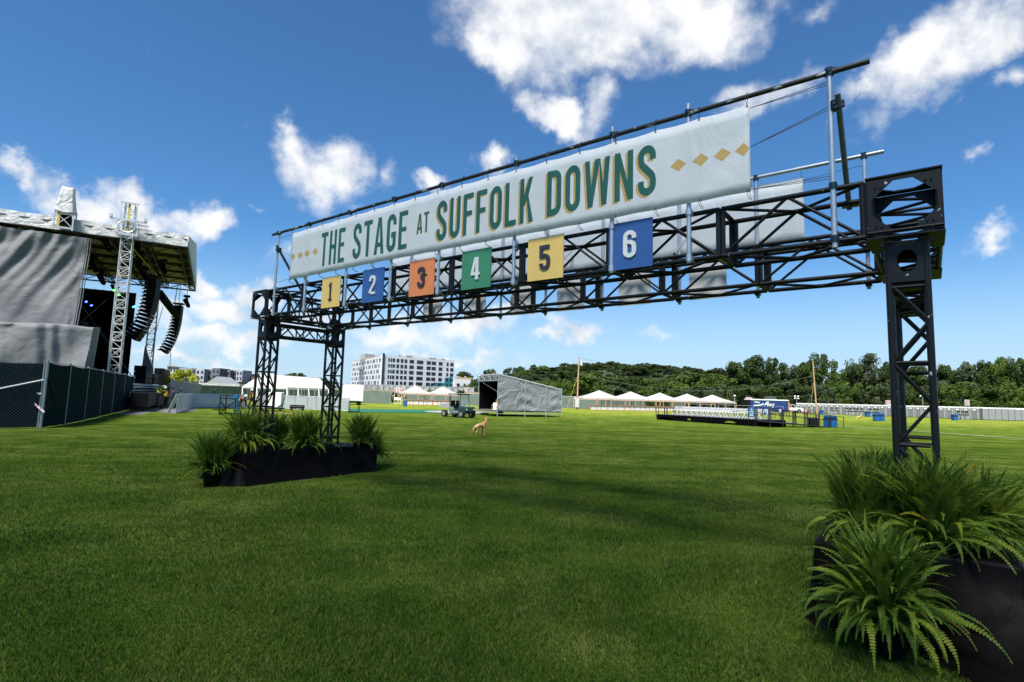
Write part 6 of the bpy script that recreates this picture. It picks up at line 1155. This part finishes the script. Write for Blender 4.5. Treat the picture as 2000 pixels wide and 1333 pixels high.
# long pale embankment wall and scaffolding below the hotel
em = thing('site_hoarding', 'pale mesh site hoarding along the bank below the hotel', 'hoarding', GD(690, 190)); a, b_ = GD(668, 200), GD(925, 205)
MB().prism([a+Z*2.6, b_+Z*2.6, b_+Z*2.6+Vector((0, .3, 0)), a+Z*2.6+Vector((0, .3, 0))], (0, 0, 2.6)).build('panel', mat('hoarding_mesh', (.17, .19, .20), .6, col2=(.30, .29, .28), thr=.5, scale=.5), em, world=True)
mb = MB()
for k in range(24): p = a.lerp(b_, k/23)+Vector((0, -.4, 0)); mb.tube(p, p+Z*5.6, .12, 5)
mb.build('post', ALU, em, world=True)
bk = MB(); a, b_ = GD(640, 185), GD(960, 190); bk.prism([a, a+Z*3.4+Vector((0, 8, 0)), a+Vector((0, 60, 0))], b_-a); o = bk.build('embankment', mat('dry_bank', (.16, .13, .07), .9, var=.2, scale=.2, bump=.4)); tag(o, kind='structure')
# grey apartment blocks on the left
ap = thing('apartment_block', 'long grey and white apartment block behind the yellow green tree', 'building', GD(400, 330)); AG = mat('apt_grey', (.10, .11, .135), .7, var=.06, scale=.2); AWH = mat('apt_white', (.30, .32, .35), .7, var=.05, scale=.2); AMG = mat('apt_mid', (.22, .23, .26), .7, var=.05, scale=.2)
for x0, x1, yt, m, d in ((322, 340, 716, AWH, 330), (340, 371, 718.5, AMG, 333), (371, 380, 720, AG, 330), (380, 396, 720.5, AWH, 326), (396, 411, 721.5, AG, 331), (411, 426, 719, AG, 322), (426, 447, 722.5, AG, 330), (446, 460, 723.5, AG, 334), (459, 471, 723, AWH, 330)):
    p0, p1 = GD(x0, d), GD(x1, d); h = HT(x0, yt, d); o = facade(ap, p0, p1, h, m, 12)
    for f in range(4):
        n = max(1, int((x1-x0)/6))
        for k in range(n):
            u = (k+.25)/n; zf = h-2.9-f*3.1
            if zf > 0: winbox(MB(), p0, p1, u, u+.5/n, zf, zf+1.8, .1).build('window', WD, ap, world=True)
MB().prism([GD(322, 329)+Z*(HT(330, 716, 330)), GD(340, 329)+Z*HT(330, 716, 330), GD(340, 335)+Z*HT(330, 716, 330), GD(322, 335)+Z*HT(330, 716, 330)], (0, 0, 1.6)).build('roof_plant', AWH, ap, world=True)
br = thing('brick_block', 'dark brown brick building with a square roof tower left of the marquee', 'building', GD(485, 340)); BRK = mat('brown_brick', (.13, .075, .06), .85, var=.15, scale=.3); facade(br, GD(470, 340), GD(520, 340), HT(490, 736, 340), BRK, 14); facade(br, GD(477, 341), GD(486, 341), HT(480, 730.5, 341), BRK, 6, 'roof_tower')
for k in range(7): winbox(MB(), GD(470, 340), GD(520, 340), .08+k*.13, .14+k*.13, 6.2, 7.8, .1).build('window', WD, br, world=True)
ltw = thing('low_shed', 'long low white roofed shed behind the olive fence', 'shed', GD(392, 120)); a, b_ = GD(392, 120), GD(466, 124); facade(ltw, a, b_, 2.6, AMG, 5); MB().prism([a+Z*2.6+Vector((-.3, -.3, 0)), b_+Z*2.6+Vector((.3, -.3, 0)), b_+Z*2.6+Vector((.3, 5, 0)), a+Z*2.6+Vector((-.3, 5, 0))], (0, 0, .55)).build('roof', ROOFW, ltw, world=True)
gh = thing('grey_house', 'grey gabled house roof showing above the white shed', 'house', GD(421, 160)); a, b_ = GD(402, 160), GD(440, 160); facade(gh, a, b_, 3.6, AMG, 8); RFG = mat('roof_grey', (.22, .24, .27), .8); c = (a+b_)/2; mb = MB(); mb.prism([a+Z*3.6, b_+Z*3.6, c+Z*5.6], (0, 8.1, 0)); mb.build('roof', RFG, gh, world=True)
# ---------------------------------------------------------------- hill with houses
hm = mat('hill_scrub', (.030, .050, .014), .95, var=.3, scale=.06, bump=.5, bscale=.5)
def hillz(x, y):
    t_ = max(0, min(1, (y-205)/150)); t_ = t_*t_*(3-2*t_); px = 1000+x/y*1072; prof_ = 15.5*math.exp(-((px-1130)/230)**2)+13.*math.exp(-((px-1420)/260)**2)+7*math.exp(-((px-585)/70)**2)+10*math.exp(-((px-2000)/400)**2)+3; return prof_*t_-.6
mb = MB(); mb.grid(lambda a, b: (lambda y: (lambda x: Vector((x, y, hillz(x, y)+(fbm(x*.05, y*.05)*.8 if b > .05 else 0))))((-.62+1.75*a)*y))(205+330*b), 90, 26); tag(mb.build('hill', hm), kind='structure')
ROOFC = [mat('roof_red', (.20, .085, .06), .85), mat('roof_grey', (.22, .24, .27), .8), mat('roof_brown', (.17, .12, .09), .85)]; WALLC = [AWH, mat('wall_cream', (.55, .48, .40), .8), mat('wall_pink', (.50, .33, .27), .8)]
for i, (px, py, d, w, rc, wc, lab) in enumerate(((968, 731, 330, 9, 1, 0, 'small grey house on the hill directly above the small stage roof'), (1062, 725.5, 345, 16, 0, 2, 'broad red roofed house on the hill left of the wooden pole'), (1082, 731.5, 335, 9, 2, 1, 'low pinkish house on the hill below the broad red roof'), (1112, 727, 345, 14, 0, 2, 'salmon roofed house on the hill just left of the wooden pole'), (1137, 728, 350, 8, 1, 0, 'pale house on the hill just right of the wooden pole'), (1215, 728.5, 350, 13, 2, 2, 'brown roofed house on the hill above the leftmost white tent row'), (1345, 727, 345, 22, 1, 0, 'wide grey roofed house on the hill with a red chimney'), (1655, 741, 300, 24, 1, 0, 'long pale building glimpsed between trees right of the bare pole'))):
    p = GD(px, d); z0 = hillz(p.x, p.y)-1; top = HT(px, py, d); r = thing('hill_house', lab, 'house', p+Z*z0, rnd.uniform(-.35, .35), 'houses on the hill'); hw = (top-z0)-2.4; MB().box((0, 0, hw/2), (w*.9, 8, hw)).build('wall', WALLC[wc], r); mb = MB(); mb.prism([(-w*.5, -4.4, hw), (w*.5, -4.4, hw), (w*.38, 0, hw+2.4), (-w*.38, 0, hw+2.4)], (0, .01, 0)); mb.add([(-w*.5, -4.4, hw), (w*.5, -4.4, hw), (w*.5, 4.4, hw), (-w*.5, 4.4, hw), (-w*.38, 0, hw+2.4), (w*.38, 0, hw+2.4)], [(0, 1, 5, 4), (2, 3, 4, 5), (1, 2, 5), (3, 0, 4)]); ro = mb.build('roof', ROOFC[rc], r); MB().box((-w*.2, .5, hw+2.2), (1.1, 1.1, 2.2)).build('chimney', ROOFC[0], ro)
    for k in range(3): MB().box((-w*.3+k*w*.3, -4.03, hw-1.5), (1.1, .08, 1.4)).build('window', WD, r)
# ---------------------------------------------------------------- trees
LF = leafmat('tree_leaf', (.014, .031, .007), (.050, .078, .017), .22, .15); LFL = leafmat('tree_leaf_light', (.030, .060, .008), (.080, .120, .021), .25, .2); LFY = leafmat('tree_leaf_yellow', (.15, .20, .012), (.34, .36, .03), .5, .35); LFG = leafmat('tree_leaf_grey', (.026, .042, .020), (.075, .095, .045), .22, .18); BARK = mat('bark', (.10, .075, .055), .9, var=.25, scale=3)
def crownmesh(seed, shape='round', nb=26, nl=5200, size=.050, gap=.0):
    """unit tree: height 1, leaf-sized faces grouped in clumps around an uneven crown"""
    rs = random.Random(seed); bl = []; tries = 0
    while len(bl) < nb and tries < 4000:
        tries += 1; a = rs.uniform(0, 2*PI); h = rs.uniform(0, 1)
        if shape == 'round': w = .40*math.sin(PI*(.12+.80*h))**.8; z = .26+.66*h
        elif shape == 'tall': w = .23*math.sin(PI*(.10+.82*h))**.6; z = .22+.72*h
        elif shape == 'spread': w = .50*math.sin(PI*(.2+.65*h)); z = .42+.50*h
        else: w = .62*math.sin(PI*(.25+.6*h)); z = .08+.78*h
        rr = w*math.sqrt(rs.random()); rad = rs.uniform(.075, .135)*(1.25 if shape == 'bush' else 1); c = Vector((rr*math.cos(a), rr*math.sin(a), z)); bl.append((c, rad))
    vs = []; fs = []
    for k in range(nl):
        c, rad = bl[rs.randrange(len(bl))]; d = Vector((rs.gauss(0, 1), rs.gauss(0, 1), rs.gauss(0, 1)+.15)).normalized(); p = c+d*rad*(rs.uniform(.35, 1.08)**.5); p.z = max(.03, p.z); n = (d+Vector((rs.gauss(0, .55), rs.gauss(0, .55), rs.gauss(0, .55)+.35))).normalized(); t_ = n.orthogonal().normalized(); b = n.cross(t_); an = rs.uniform(0, PI); u = t_*math.cos(an)+b*math.sin(an); v = n.cross(u); s = size*rs.uniform(.35, .8); j = len(vs); vs += [p-u*s, p-v*s*.55+n*s*.12, p+u*s, p+v*s*.6-n*s*.1]; fs.append((j, j+1, j+2, j+3))
    me = bpy.data.meshes.new('crown'); me.from_pydata([tuple(v) for v in vs], [], fs); me.update()
    tb_ = MB(); tb_.tube((0, 0, 0), (.01, 0, .34), .022, 8, .015); 
    for c, rad in bl[:9]: tb_.tube((.005, 0, rs.uniform(.18, .36)), c, .010, 5, .004)
    return me, tb_.mesh('trunk')
VAR = {}
for nm, sh, nb, nl, sz in (('round1', 'round', 34, 6500, .040), ('round2', 'round', 28, 5600, .042), ('tall1', 'tall', 30, 5200, .036), ('tall2', 'tall', 24, 4600, .036), ('spread', 'spread', 22, 3400, .034), ('bush1', 'bush', 30, 5200, .050), ('bush2', 'bush', 24, 4600, .052)): VAR[nm] = crownmesh(hash(nm) % 1000 if False else len(VAR)*17+5, sh, nb, nl, sz)
CM = {}
def tree(name, lab, px, ytop, d, wpx, kind, m, grp, z0=0.):
    p = GD(px, d); p.z = z0; h = HT(px, ytop, d)-z0; wm = wpx*d/1072/FPX*1072; base_w = {'r': .86, 't': .52, 's': 1.05, 'b': 1.35}[kind[0]]; r = thing(name, lab, 'tree' if name != 'shrub' else 'shrub', p, rnd.uniform(0, 6.28), grp); sx = wm/base_w
    key = (kind, m.name)
    if key not in CM: me = VAR[kind][0].copy(); me.materials.append(m); tk = VAR[kind][1].copy(); tk.materials.append(BARK); CM[key] = (me, tk)
    r.matrix_basis = r.matrix_basis @ Matrix.Diagonal((sx, sx, h/.96, 1)); link('crown', CM[key][0], r); link('trunk', CM[key][1], r); return r
tree('yellow_green_tree', 'bright yellow green bushy tree beside the stage front', 352, 722, 74, 84, 'bush1', LFY, None)
tree('tree', 'dark green tree mass in front of the grey apartment block', 440, 733, 170, 66, 'bush2', LF, 'trees around the field'); 
for px, yt, d, w, k, m, lab in ((1145, 731, 122, 100, 'round1', LFL, 'broad light green tree behind the first wooden pole'), (1102, 739, 124, 60, 'bush1', LFL, 'light green tree showing over the right end of the small stage'), (1225, 736, 135, 90, 'round2', LF, 'dark tree behind the second white tent'), (1283, 744, 120, 64, 'bush2', LFL, 'bright leafy low tree behind the third white tent'), (1345, 729, 165, 100, 'round1', LF, 'broad dark tree above the fourth white tent'), (1400, 733, 160, 80, 'round2', LFL, 'mid green tree above the fifth white tent'),
 (1440, 711, 170, 66, 'round1', LF, 'tall rounded tree left of the two highest trees'), (1474, 697, 165, 50, 'tall1', LF, 'high narrow dark tree, left one of the twin tops'), (1514, 702, 163, 58, 'round2', LF, 'high dark tree, right one of the twin tops'), (1551, 719, 160, 40, 'tall2', LFG, 'thin pale topped tree between the twin tops and the bare pole'), (1572, 713, 158, 46, 'round1', LF, 'dark tree just left of the bare pole'), (1604, 694, 160, 66, 'round2', LF, 'tall dark tree directly behind the bare wooden pole'),
 (1686, 693, 170, 96, 'spread', LFG, 'loose airy greyish tree right of the bare pole'), (1676, 716, 172, 80, 'round1', LF, 'dark lower tree beneath the loose airy tree'), (1742, 709, 168, 56, 'round2', LF, 'dark tree directly behind the near truss leg'), (1790, 716, 160, 56, 'tall1', LF, 'dark tree seen through the near truss leg'), (1852, 717, 158, 52, 'round1', LF, 'dark tree just right of the near truss leg'), (1884, 713, 156, 48, 'tall2', LFG, 'greyish tree second to the right of the near truss leg'),
 (1912, 714, 156, 46, 'round2', LF, 'dark tree above the rightmost exit sign'), (1936, 708, 154, 44, 'tall1', LF, 'pointed dark tree right of the rightmost exit sign'), (1962, 703, 152, 50, 'round1', LFL, 'tall green tree near the right edge of the field'), (1992, 702, 150, 52, 'round2', LF, 'tall dark tree at the right edge of the field'), (2030, 699, 150, 60, 'round1', LF, 'tall tree cut off by the right edge'), (2075, 700, 150, 60, 'tall1', LF, 'tall tree beyond the right edge')): tree('tree', lab, px, yt, d, w, k, m, 'trees around the field')
us = 0
for px in range(1170, 2100, 33):
    us += 1; d = 146+rnd.uniform(-5, 6) if px > 1500 else 128+rnd.uniform(-3, 4)+max(0, (px-1400)*.17); k = rnd.choice(['bush1', 'bush2', 'round1']); tree('understory_tree', 'low dark green tree in the dense belt behind the tents and toilets', px+rnd.uniform(-8, 8), rnd.uniform(742, 758) if px > 1300 else rnd.uniform(748, 760), d, rnd.uniform(60, 84), k, rnd.choice([LF, LF, LFL, LFG]), 'low trees in the belt')
for px in range(1185, 1720, 60): tree('understory_tree', 'mid height tree filling the belt behind the low trees', px+rnd.uniform(-10, 10), rnd.uniform(732, 742), 178+rnd.uniform(-6, 6), rnd.uniform(80, 110), rnd.choice(['round1', 'round2', 'bush1']), rnd.choice([LF, LFL]), 'mid trees in the belt')
for px in range(1740, 2100, 50): tree('understory_tree', 'mid height tree filling the belt behind the low trees', px+rnd.uniform(-10, 10), rnd.uniform(722, 734), 172+rnd.uniform(-6, 6), rnd.uniform(70, 90), rnd.choice(['round1', 'round2', 'bush1']), rnd.choice([LF, LFG]), 'mid trees in the belt')
for px in range(1010, 1180, 24): tree('understory_tree', 'green tree on the lower slope behind the small stage', px+rnd.uniform(-6, 6), rnd.uniform(739, 750), 200+rnd.uniform(-15, 20), rnd.uniform(50, 70), rnd.choice(['bush1', 'bush2', 'round1']), rnd.choice([LF, LFL]), 'trees on the lower slope')
def hilltree(px, d, hgt, wm, lab, grp):
    p = GD(px, d); z0 = hillz(p.x, p.y)-.8; tree('hill_tree', lab, px, HZ(px)-(z0+hgt-EYE)*FPX/d, d, wm*FPX/d, rnd.choice(['bush1', 'bush2', 'round2', 'round1']), rnd.choice([LF, LF, LF, LFG, LFL]), grp, z0)
for d, st_ in ((225, 34), (250, 30), (272, 26), (292, 23), (312, 20), (332, 18), (352, 18), (372, 20)):
    for px in range(925, 1560, st_):
        if not (d > 340 and px < 1000): hilltree(px+rnd.uniform(-11, 11), d+rnd.uniform(-12, 12), rnd.uniform(4.2, 6.6) if d < 330 else rnd.uniform(2.6, 4.2), rnd.uniform(8.5, 13), 'leafy tree on the wooded hillside beyond the white tents', 'trees on the wooded hillside')
for px in list(range(512, 650, 13)): hilltree(px, 330+rnd.uniform(-30, 30), rnd.uniform(3.5, 5.5), rnd.uniform(9, 13), 'distant dark tree on the hump behind the marquee roof', 'trees behind the marquee')
for px, yt, w, lab in ((904, 727, 40, 'small dark tree on the skyline right of the hotel'), (955, 722, 34, 'dark rounded tree on the skyline above the small stage'), (991, 718, 26, 'compact dark tree on the skyline, leftmost of the trio'), (1013, 716.5, 28, 'wide dark tree on the skyline, middle of the trio'), (1041, 713, 20, 'upright dark tree on the skyline, rightmost of the trio'), (1048, 727, 22, 'small tree below the upright skyline tree'), (1102, 710, 32, 'large domed tree on the skyline left of the wooden pole'), (1128, 714, 30, 'large tree on the skyline behind the wooden pole top'), (1172, 715, 38, 'broad dark tree on the skyline right of the wooden pole'), (1162, 727, 30, 'lower tree beside the broad skyline tree'), (1262, 723.5, 42, 'flat topped dark tree on the skyline, left one of the wide pair'), (1300, 725, 40, 'flat topped dark tree on the skyline, right one of the wide pair'), (1085, 722, 22, 'small tree between two hill houses'), (1382, 726, 44, 'dark tree on the skyline above the fourth tent'), (1238, 731, 26, 'small round tree beside the brown roofed hill house'), (1318, 729, 26, 'small tree left of the wide grey hill house')): tree('skyline_tree', lab, px, yt, 370, w, rnd.choice(['round1', 'round2', 'bush1']) if 'upright' not in lab else 'tall1', LF, 'trees on the skyline', hillz(GD(px, 370).x, 370)-1.)
for px, d, lab in ((820, 150, 'dark shrub left of the peak between the two white tents'), (905, 150, 'dark shrub behind the canopy of the utility cart'), (845, 156, 'low shrub on the bank behind the two white tents'), (805, 118, 'scrubby bush beside the left exit sign'), (772, 112, 'scrubby bush behind the left exit sign frame')): tree('shrub', lab, px, HZ(px)-14, d, 34, 'bush2', LF, 'shrubs on the bank')
